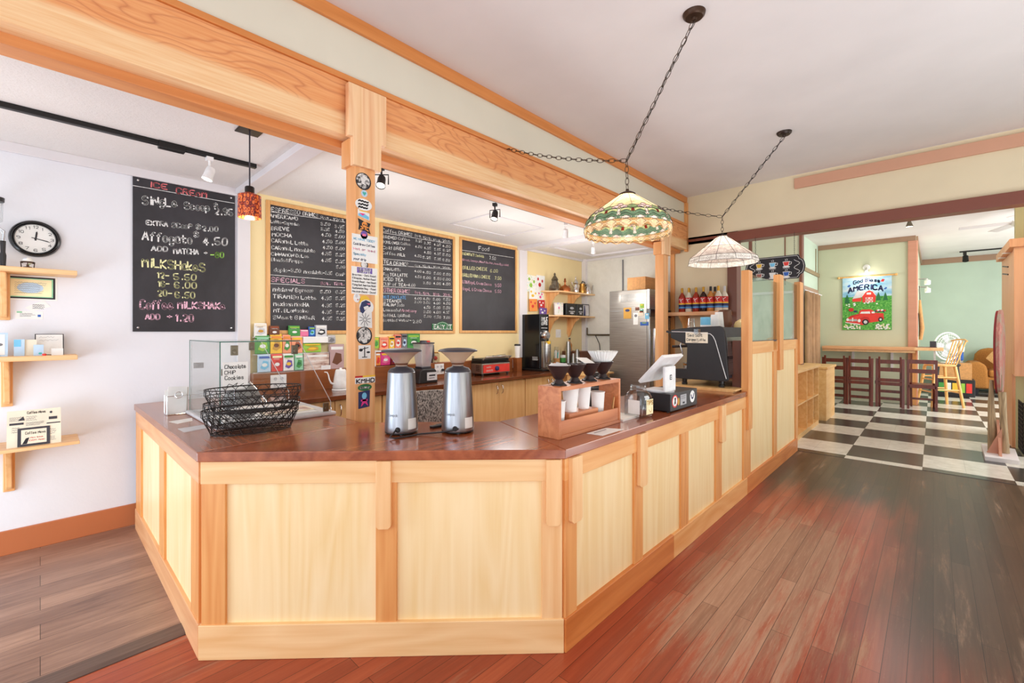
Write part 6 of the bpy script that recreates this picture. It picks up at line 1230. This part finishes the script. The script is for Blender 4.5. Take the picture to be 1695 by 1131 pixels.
# ================================================================ NEXT ROOM
t=thing('garden_banner','hanging banner of a red pickup truck and barn on the green wall','banner',(11.9,1.425,1.49),-PI/2)
m=MB().use('banner_sky').box(0,-.004,.70,.81,.002,1.13).use('meadow').box(0,-.004,0,.81,.002,.70); m.build('cloth',None,t)
MB().tube([(-.06,0,1.125),(.87,0,1.125)],.016).build('rod','natural_chair',t,smooth=50); MB().ball((-.07,0,1.125),.025).ball((.88,0,1.125),.025).build('rod_knobs','natural_chair',t,smooth=60)
m=MB(); y=-.006
m.use('navy').text('God Bless',.19,.965,.62,.975,.072,.018,y,.15,.04).text('AMERICA',.10,.785,.67,.80,.10,.026,y,.1,.06)
m.use('blue').poly([(.08,.93),(.12,.97),(.14,.94),(.11,.91)],y).poly([(.68,.84),(.72,.88),(.74,.86),(.71,.83)],y); m.use('red').poly([(.63,1.0),(.66,1.05),(.70,1.04),(.68,.99)],y)
for x,z,s_ in((.08,.62,.09),(.60,.66,.08),(.71,.66,.075)):
    m.use('dark_green')
    for k in range(3): m.poly([(x-s_*(.6-.12*k),z+k*s_*.5-.05),(x+s_*(.6-.12*k),z+k*s_*.5-.05),(x,z+k*s_*.5+s_*.6)],y-.0005*k)
m.use('bright_red').poly([(.17,.60),(.32,.60),(.32,.68),(.17,.66)],y-.001).poly([(.34,.58),(.55,.58),(.56,.72),(.52,.80),(.45,.84),(.38,.80),(.335,.72)],y-.0015)
m.use('light_grey').poly([(.17,.66),(.33,.69),(.40,.83),(.25,.82)],y-.002); m.use('ink_white').rect(.39,.575,.51,.68,y-.003).rect(.41,.74,.48,.78,y-.003).ribbon([(.34,.72),(.39,.80),(.45,.835),(.51,.80),(.555,.72)],.01,y-.003)
m.use('bright_red').rect(.395,.58,.445,.675,y-.0035).rect(.455,.58,.505,.675,y-.0035); m.use('ink_white')
for a in((.395,.445),(.455,.505)): m.ribbon([(a[0],.58),(a[1],.675)],.008,y-.004).ribbon([(a[1],.58),(a[0],.675)],.008,y-.004)
# truck
m.use('bright_red').poly([(.06,.17),(.07,.24),(.14,.30),(.28,.34),(.29,.40),(.33,.43),(.47,.43),(.52,.40),(.53,.36),(.68,.34),(.69,.22),(.62,.18),(.44,.15),(.34,.10)],y-.002)
m.use('red').poly([(.29,.17),(.31,.25),(.37,.28),(.44,.26),(.47,.19),(.46,.15)],y-.003).poly([(.10,.25),(.28,.31),(.30,.33),(.14,.30)],y-.003).poly([(.58,.22),(.62,.28),(.67,.27),(.69,.22)],y-.003)
m.use('ink_white').poly([(.30,.345),(.32,.385),(.46,.385),(.47,.34)],y-.004).poly([(.49,.345),(.49,.38),(.54,.385),(.54,.345)],y-.004)
m.use('ink_black').disc(.39,.165,.055,.06,y-.004).disc(.635,.215,.036,.045,y-.004); m.use('light_grey').disc(.39,.165,.03,.035,y-.005).disc(.635,.215,.018,.024,y-.005)
m.use('silver_print').rect(.11,.185,.25,.23,y-.005); m.use('ink_white').disc(.09,.22,.024,.03,y-.006).disc(.285,.195,.026,.034,y-.006).poly([(.05,.155),(.05,.17),(.30,.125),(.30,.105)],y-.006).rect(.165,.18,.185,.26,y-.006)
for k in range(70):
    z=random.choice([random.uniform(.02,.12)]*3+[random.uniform(.50,.58)]); x=random.choice([random.uniform(.02,.30),random.uniform(.55,.79)]) if z<.2 else random.uniform(.02,.78)
    m.use('ink_white' if k%5 else 'pale_yellow').disc(x,z,.016,.014,y-.007-.0001*k,7)
for k in range(8): m.use(['navy','red','ink_white'][k%3]).disc(.56+.02*k,.385+.012*(k%3),.022,.018,y-.006-.0002*k,8)
m.use('red').disc(.15,.43,.045,.04,y-.006); m.use('navy').disc(.22,.39,.03,.02,y-.007)
m.build('picture',None,t)
# sconce above the banner
t=thing('wall_sconce','round white wall spot lamp above the pickup banner','wall lamp',(11.92,1.02,2.80),-PI/2); MB().lathe([(.062,0),(.062,.018),(.05,.024),(0,.024)],(0,0,0),28,True,R90).build('back_plate','white_enamel',t,smooth=40); MB().lathe([(.036,-.075),(.04,-.13),(.037,-.13),(.028,-.06),(.0,-.05)],(0,-.07,.0),20,False).build('head','white_enamel',t,smooth=40); MB().tube([(0,-.02,0),(0,-.07,-.055)],.01).build('arm','chrome',t); MB().lathe([(.034,-.12),(0,-.118)],(0,-.07,0),18,False).build('lamp_face','halogen_glow',t)
for i,(x,z) in enumerate([(12.6,2.55),(13.1,2.42)]):
    t=thing('wall_sconce',['upper white spot lamp on the return wall beyond the pink corner','lower white spot lamp on the return wall beyond the pink corner'][i],'wall lamp',(x,.25,z)); MB().lathe([(.05,0),(.05,.018)],(0,0,0),24,True,R90).build('back_plate','white_enamel',t,smooth=40); MB().tube([(0,-.015,0),(0,-.16,.0),(0,-.16,-.02)],.009).build('arm','chrome',t); MB().lathe([(.02,.0),(.05,-.02),(.05,-.1),(.045,-.1),(.045,-.02)],(0,-.16,-.02),20,False).build('head','white_enamel',t,smooth=40); MB().lathe([(.045,-.095),(0,-.093)],(0,-.16,-.02),18,False).build('lamp_face','halogen_glow',t)
# ceiling spot, fan and track
t=thing('ceiling_spot','small grey cone lamp on the next room ceiling','spot lamp',(10.28,.30,3.36)); MB().lathe([(.02,0),(.03,-.03),(.055,-.10),(.05,-.10)],seg=20,cap=False).build('cone','pewter',t,smooth=40); MB().lathe([(.05,-.095),(0,-.09)],seg=18,cap=False).build('lamp_face','halogen_glow',t)
t=thing('ceiling_fan','pale ceiling fan partly behind the right edge of the opening','ceiling fan',(10.4,-1.0,3.36)); MB().lathe([(.06,0),(.06,-.05),(.02,-.06),(.02,-.16)],seg=20).build('mount','white_enamel',t,smooth=40); MB().lathe([(.09,-.16),(.12,-.19),(.12,-.25),(.06,-.29),(0,-.29)],seg=24,cap=False).build('motor','white_enamel',t,smooth=40)
for k in range(5): MB().box(.12,-.065,-.228,.70,.065,-.22,Matrix.Rotation(k*2*PI/5+.35,4,'Z')@Matrix.Rotation(.15,4,'X')).build('blade','white_trim',t,.003)
t=thing('track_light','black ceiling track with one head before the far mint wall','track light',(15.0,-.45,3.36)); B(-.02,-2.2,-.03,.02,0,0).build('track','black_metal',t); B(-.02,-.12,-.10,.02,-.06,-.03).build('head_mount','black_metal',t); MB().lathe([(.03,.08),(.05,.06),(.055,-.07),(.0,-.07)],(0,0,0),18,True,Matrix.Translation((-.02,-.10,-.18))@Matrix.Rotation(.5,4,'Y')).build('head','black_metal',t,smooth=40)
# bar rail along the green wall
t=thing('bar_shelf','long pine bar shelf along the green wall','bar shelf',(11.42,-.137,1.095)); B(0,0,0,.48,.40,.055).build('board_end','shelf_pine',t,.003); B(.0,.40,0,.495,1.86,.055).build('board','fir_rail_y',t,.003); B(.06,.39,-.05,.10,1.86,0).build('front_apron','shelf_pine',t)
for y in(.75,1.38): MB().bar((.48,y,-.4),(.48,y,0),.04).build('wall_cleat','white_trim',t)
MB().bar((.48,.12,-.38),(.15,.12,0),.03).build('brace','white_enamel',t)
B(.43,.38,-1.095,.48,.44,0).build('support_post','fir_upright',t)
t=thing('desk_clock','small dark block clock on the end of the bar shelf','clock',(11.75,.0,1.15)); B(-.06,-.04,0.012,.06,.05,.12).build('block','charcoal',t,.004); B(-.2,-.05,0,.2,.24,.012).build('dark_tray','dark_back_top',t,.002)
t=thing('wind_chime','tall carved pale stick hanging on the return wall','ornament',(12.9,.20,1.28)); MB().tube([(0,0,0),(0,-.02,.25),(0,0,.55),(0,.01,.85)],[.03,.045,.035,.018],10).build('carving','kraft',t,smooth=60); MB().tube([(0,.01,.85),(0,.02,1.15)],.006).build('string','iron_wire',t)
t=thing('wall_board','dark slatted board on the return wall','board',(12.5,.235,1.35)); B(0,0,0,.4,.014,.5).build('panel','charcoal',t,.003)
# curtain in the passage
t=thing('curtain','brown curtain hanging from a rod in the passage','curtain',(0,1.80,0)); m=MB(); n=60
for k in range(n+1):
    x=10.0+1.38*k/n; yy=-.02-.045*math.sin(k*.75)-.02*math.sin(k*.31)
    for z in(.25,1.2,2.23): m.v.append((x+.02*math.sin(z*3),yy*(1.3 if z<1 else 1),z))
for k in range(n):
    for j in(0,1): m.face((k*3+j,(k+1)*3+j,(k+1)*3+j+1,k*3+j+1))
o=m.build('fabric','curtain_brown',t,smooth=70); sm_=o.modifiers.new('thickness','SOLIDIFY'); sm_.thickness=.004
MB().tube([(9.95,-.03,2.245),(11.7,-.03,2.245)],.012).build('rod','white_trim',t,smooth=50)
# low shelf units
t=thing('shelf_unit','low open maple shelf unit against the partition end','shelf unit',(6.66,1.31,0)); 
for x in(0,.85,1.30,1.725): B(x,0,.05,x+.022,.28,.90).build('side_panel','maple_light',t,.002)
B(-.02,-.02,.90,1.78,.30,.935).build('top','maple_light',t,.003); B(0,0,0,1.747,.28,.05).build('plinth','maple_light',t)
for z in(.05,.46): B(.022,0,z,1.725,.26,z+.02).build('shelf','maple_light',t)
B(0,.262,.05,1.747,.28,.90).build('back','maple_light',t)
t=thing('spray_bottle','yellow bottle with black cap in the open shelf unit','bottle',(8.10,1.40,.48)); MB().lathe([(.03,0),(.032,.12),(.014,.16)],seg=18).build('bottle','yellow',t,smooth=40); MB().lathe([(.018,.16),(.018,.21),(0,.21)],seg=14).build('cap','black_plastic',t,smooth=40)
t=thing('storage_tub','clear plastic tub of papers on the bottom shelf','tub',(8.15,1.36,.07)); B(0,0,0,.16,.16,.14).build('tub','jar_plastic',t,.008); B(.02,.02,.01,.13,.13,.09).build('papers','white_paper',t,.01)
t=thing('side_cabinet','closed maple cabinet with a rounded front behind the open shelf unit','cabinet',(8.75,1.24,0)); B(0,.02,.0,.83,.55,.84).build('carcass','maple_light',t,.004); B(-.02,0,.84,.87,.57,.88).build('top','maple_light',t,.008); MB().lathe([(.014,0),(.016,.02),(0,.025)],(0,0,0),12,True,Matrix.Translation((0,.18,.66))@Matrix.Rotation(-PI/2,4,'Y')).build('knob','black_plastic',t); MB().lathe([(.03,0),(.03,.012)],(0,0,0),16,True,Matrix.Translation((-.0,.16,.46))@Matrix.Rotation(-PI/2,4,'Y')).build('paper_roll_holder','white_plastic',t)
# folding chairs
def folding(label,loc,rz):
    t=thing('folding_chair',label,'chair',loc,rz,'folded mahogany chairs under the bar shelf')   # local: width along x, faces -y
    w_=.385
    for s in(0,1): MB().bar((s*w_,0,0),(s*w_,.075,.93),.042,.032).build('leg','red_chair',t,.003)
    for s in(0,1): MB().bar((.035+s*(w_-.07),.12,0.0),(.035+s*(w_-.07),.05,.97),.032,.026).build('leg','red_chair',t,.003)
    for z in(.835,.685): MB().box(.018,.055+.01*(z>.8),z,w_-.018,.077,z+.075).build('back_rail','red_chair',t,.003)
    for z in(.42,.49): B(.02,.02,z,w_-.02,.05,z+.062).build('seat_slat','red_chair',t,.003)
    for z in(.13,.27): B(.05,.10,z,w_-.05,.118,z+.055).build('stretcher','red_chair',t,.003)
    B(-.03,.03,.44,.0,.075,.50).build('hinge','black_plastic',t); return t
c=folding('folded mahogany chair left of the others, next to the cabinet',(11.08,1.66,0),-PI/2)
dup(c,(11.08,1.255,0),None,'folded mahogany chair second from the curtain'); dup(c,(11.16,.80,0),None,'folded mahogany chair next to the opened one')
t=thing('folding_chair','opened mahogany folding chair at the bar shelf end','chair',(11.22,.345,0),-PI/2); w_=.385
for s in(0,1): MB().bar((s*w_,-.0,0),(s*w_,.0,.93),.036,.028).build('leg','red_chair',t,.003)
for s in(0,1): MB().bar((.035+s*(w_-.07),.40,0),(.035+s*(w_-.07),.02,.50),.032,.026).build('leg','red_chair',t,.003)
for z in(.855,.68): B(.018,-.012,z,w_-.018,.012,z+.075).build('back_rail','red_chair',t,.003)
for k in range(5): B(.0,.0+.085*k,.445,w_,.065+.085*k,.47).build('seat_slat','red_chair',t,.003)
B(0,-.014,.40,w_,.012,.455).build('apron','red_chair',t,.003); B(.05,.3,.15,w_-.05,.318,.19).build('stretcher','red_chair',t,.003)
# natural wood high chair/bar stool
t=thing('bar_chair','tall natural wood spindle back bar chair beside the bar shelf','bar chair',(12.12,-.09,0),.5)
for sx_ in(-1,1):
    for sy_ in(-1,1): MB().tube([(sx_*.23,sy_*.25,0),(sx_*.15,sy_*.16,.78)],[.022,.028],10).build('leg','natural_chair',t,smooth=50)
MB().lathe([(.21,.78),(.225,.79),(.225,.81),(.2,.82),(0,.815)],seg=32,sy=1.05).build('seat','natural_chair',t,smooth=40)
for z,k in((.28,.20),(.52,.175)):
    MB().tube([(-k,-k*1.08,z),(k,-k*1.08,z)],.014).build('stretcher','natural_chair',t); MB().tube([(-k,k*1.08,z),(k,k*1.08,z)],.014).build('stretcher','natural_chair',t); MB().tube([(-k,-k*1.08,z+.05),(-k,k*1.08,z+.05)],.014).build('stretcher','natural_chair',t); MB().tube([(k,-k*1.08,z+.05),(k,k*1.08,z+.05)],.014).build('stretcher','natural_chair',t)
for i in range(5): x=-.16+.08*i; MB().tube([(x*.9,-.18,.81),(x*1.05,-.32,1.27)],.011,8).build('spindle','natural_chair',t)
MB().tube([(-.22,-.31,1.27),(-.1,-.345,1.30),(.1,-.345,1.30),(.22,-.31,1.27)],.014,8).build('top_rail','natural_chair',t,smooth=60)
t=thing('leather_stool','dark bar stool half hidden behind the natural bar chair','stool',(12.9,-.22,0))
for sx_ in(-1,1):
    for sy_ in(-1,1): MB().tube([(sx_*.2,sy_*.2,0),(sx_*.14,sy_*.14,.74)],.018,8).build('leg','black_metal',t)
MB().lathe([(.17,.74),(.19,.77),(.17,.80),(0,.81)],seg=24).build('seat','black_plastic',t,smooth=40); MB().prism([(-.15,.82),(.15,.82),(.17,1.1),(.1,1.2),(-.1,1.2),(-.17,1.1)],-.18,-.15,'Y').build('backrest','bark_wood',t,.01)
# fan on a box, bins
t=thing('cardboard_box','brown storage boxes under the white fan','box',(14.3,-.42,0)); B(-.2,-.25,0,.3,.45,.38).build('lower_box','black_plastic',t,.01); B(-.15,-.2,.38,.3,.45,.74).build('upper_box','kraft',t,.004)
m=MB()
for k in range(5): m.use(['bright_red','lime','yellow','ink_white','leaf'][k]).add([(-.201,-.2+.11*k,.09),(-.201,-.11+.11*k,.09),(-.201,-.11+.11*k,.30),(-.201,-.2+.11*k,.30)],[(0,1,2,3)])
m.build('printed_side',None,t)
t=thing('pedestal_fan','white round floor fan standing on the storage boxes','fan',(14.25,-.24,.74),.75); RY_=Matrix.Translation((0,0,.38))@Matrix.Rotation(-PI/2,4,'Y')
MB().lathe([(.14,0),(.14,.02),(.03,.03),(.03,.1)],seg=24).build('base','white_enamel',t,smooth=40)
m=MB(); m.tube([(0,.31*math.cos(a),.38+.31*math.sin(a)) for a in [2*PI*i/48 for i in range(48)]],.018,8,True); m.build('rim','white_enamel',t,smooth=60)
m=MB()
for r in(.08,.15,.22,.27): m.tube([(-.04,r*math.cos(a),.38+r*math.sin(a)) for a in [2*PI*i/32 for i in range(32)]],.004,5,True)
for k in range(32): a=2*PI*k/32; m.tube([(-.045,.07*math.cos(a),.38+.07*math.sin(a)),(-.045,.2*math.cos(a+.2),.38+.2*math.sin(a+.2)),(0,.31*math.cos(a+.3),.38+.31*math.sin(a+.3))],.003,4)
m.build('guard','white_enamel',t); MB().lathe([(.07,0.03),(.07,.05),(0,.055)],seg=24,M=RY_).build('hub','light_grey',t,smooth=40)
for k in range(5):
    a=2*PI*k/5; m=MB(); m.prism([(.05*math.cos(a),.38+.05*math.sin(a)),(.25*math.cos(a-.3),.38+.25*math.sin(a-.3)),(.27*math.cos(a+.3),.38+.27*math.sin(a+.3)),(.16*math.cos(a+.5),.38+.16*math.sin(a+.5))],-.005,.005,'X'); m.build('blade','light_grey',t)
t=thing('blue_tub','blue and white plastic tubs on the floor behind the bar chair','tub',(14.85,-.41,.0)); B(-.1,-.09,0,.25,.1,.78).build('stand','grey_paint',t); B(-.12,-.1,.78,.25,.1,.98).build('tub','blue',t,.02); MB().prism([(-.22,.98),(.16,.98),(.19,1.1),(-.25,1.1)],-.1,.2,'X',Matrix.Scale(.5,4,(0,1,0))).build('bowl','white_plastic',t,.01)
# sofa
t=thing('sofa','tan corduroy armchair sofa by the far mint wall','sofa',(14.95,-.62,0),-PI/2)
def soft(m,name,mat_,bev): o=m.build(name,mat_,t,bev); o.modifiers['bevel'].segments=4; return o
soft(B(.2,.02,.13,1.45,.85,.42),'base','tan_fabric',.04); soft(MB().prism([(.0,.13),(.30,.13),(.29,.55),(.26,.68),(.14,.76),(.0,.74),(-.09,.66),(-.07,.5)],-.02,.86,'Y'),'arm','tan_fabric',.05); soft(MB().prism([(.04,.3),(1.5,.3),(1.5,1.0),(.35,1.06),(.2,1.02),(.12,.9)],.72,.98,'Y'),'backrest','tan_fabric',.06); soft(B(.3,-.02,.40,1.4,.74,.57),'seat_cushion','tan_fabric',.06)
MB().lathe([(.05,0),(.065,.13)],(.09,.06,0),4).build('foot','black_plastic',t); MB().lathe([(.05,0),(.065,.13)],(.09,.8,0),4).build('foot','black_plastic',t); MB().lathe([(.05,0),(.065,.13)],(1.4,.06,0),4).build('foot','black_plastic',t)
t=thing('throw_pillow','tan throw pillow leaning on the sofa arm','pillow',(15.2,-1.18,.84),-PI/2); m=MB(); n=10
for i in range(n+1):
    for j in range(n+1):
        u,v=i/n*2-1,j/n*2-1; m.v.append((u*.24*(1-.08*v*v),0-.085*(1-u**4)*(1-v**4),v*.24*(1-.08*u*u)))
o0=len(m.v); m.v+=[(x,-y,z) for x,y,z in m.v]
for i in range(n):
    for j in range(n): a=i*(n+1)+j; m.face((a,a+n+1,a+n+2,a+1)); m.face((a+o0,a+1+o0,a+n+2+o0,a+n+1+o0))
o=m.build('cushion','tan_cushion',t,smooth=70); o.rotation_euler=(-.5,.7,0)
# booth/kiosk
t=thing('display_booth','orange-brown wooden display booth at the right edge','booth',(0,0,0)); B(8.02,-.745,.92,8.36,-.715,2.46).build('side_panel','kiosk_wood',t,.003); B(8.36,-.745,0,9.5,-.715,2.46).build('side_panel','kiosk_wood',t,.003); B(8.32,-1.6,0,8.36,-.745,2.46).build('lower_wall','olive_wall',t); B(7.99,-1.6,.92,8.04,-.70,2.46).build('front_panel','kiosk_wood',t,.004); B(7.95,-1.6,2.46,9.52,-.66,2.56).build('top_board','kiosk_wood',t,.005)  # the olive piece is room wall, only grouped with the booth
for x in(8.5,9.0): MB().lathe([(.05,0),(.05,-.008)],(x,-.69,2.46),18).build('puck_light','white_plastic',t)
for z in(2.3,2.2): MB().bar((8.7,-.712,z),(8.9,-.68,z+.03),.014).build('coat_hook','black_metal',t)
t=thing('wire_rack','black wire grid rack standing below the display booth','rack',(7.6,-.72,0)); m=MB()
for i in range(9): m.tube([(.05*i,0,.03),(.05*i,0,.62)],.0045,6)
for i in range(13): m.tube([(0,0,.03+.049*i),(.40,0,.03+.049*i)],.0045,6)
m.build('grid_panel','black_metal',t); m=MB()
for i in range(7): m.tube([(0,-.05*i,.03),(0,-.05*i,.62)],.0045,6)
for i in range(13): m.tube([(0,0,.03+.049*i),(0,-.3,.03+.049*i)],.0045,6)
m.build('grid_panel','black_metal',t); t.location=(7.85,-.76,0)
# driftwood tree sculpture with painted round top
t=thing('painted_sculpture','driftwood stand with a painted oval board on a white base','sculpture',(7.70,-.55,0))
MB().prism([(-.40,.13),(.42,.115),(.30,-.16),(-.40,-.13)],0,.05).build('base_plate','white_trim',t,.004)
m=MB()
for a in((.3,.02,.2,.01),(-.3,.0,-.02,.01)): m.prism([(a[0],.05),(a[2]*.1,.05),(a[2]*.1,.42)],-.01+a[1],.012+a[1],'Y')
m.build('gusset','salmon_trim',t); MB().prism([(-.02,.05),(-.02,.35),(.10,.05)],-.15,-.13,'X').build('gusset','salmon_trim',t)
MB().tube([(.02,.05,.05),(.01,.045,.3),(.03,.055,.6),(.02,.05,.88)],[.035,.04,.028,.018],9).build('driftwood_pole','bark_wood',t,smooth=60); MB().tube([(-.05,-.05,.05),(-.04,-.04,.4),(-.02,-.03,.75)],[.04,.03,.035],9).build('driftwood_pole','bark_wood',t,smooth=60)
ov=[(.10+.20*math.cos(a)*(1+.06*math.sin(3*a)),1.21+.50*math.sin(a)) for a in [2*PI*i/36 for i in range(36)]]
ov=[(x-.10,z) for x,z in ov]
for nm,mt,a_,b_,k_ in(('painted_oval','sculpt_paint',-.03,0,1),('red_backing','dark_red',.001,.02,.98)):
    o=MB().prism([(x*k_,(z-1.21)*k_+1.21) for x,z in ov],a_,b_,'Y').build(nm,mt,t,.005); o.location=(.06,-.01,0); o.rotation_euler[2]=-.2
B(-.02,-.03,.7,.06,.0,.95).build('neck','bark_wood',t)
light('sconce_light','POINT',(11.75,1.02,2.55),4,(1,.93,.82),.05)
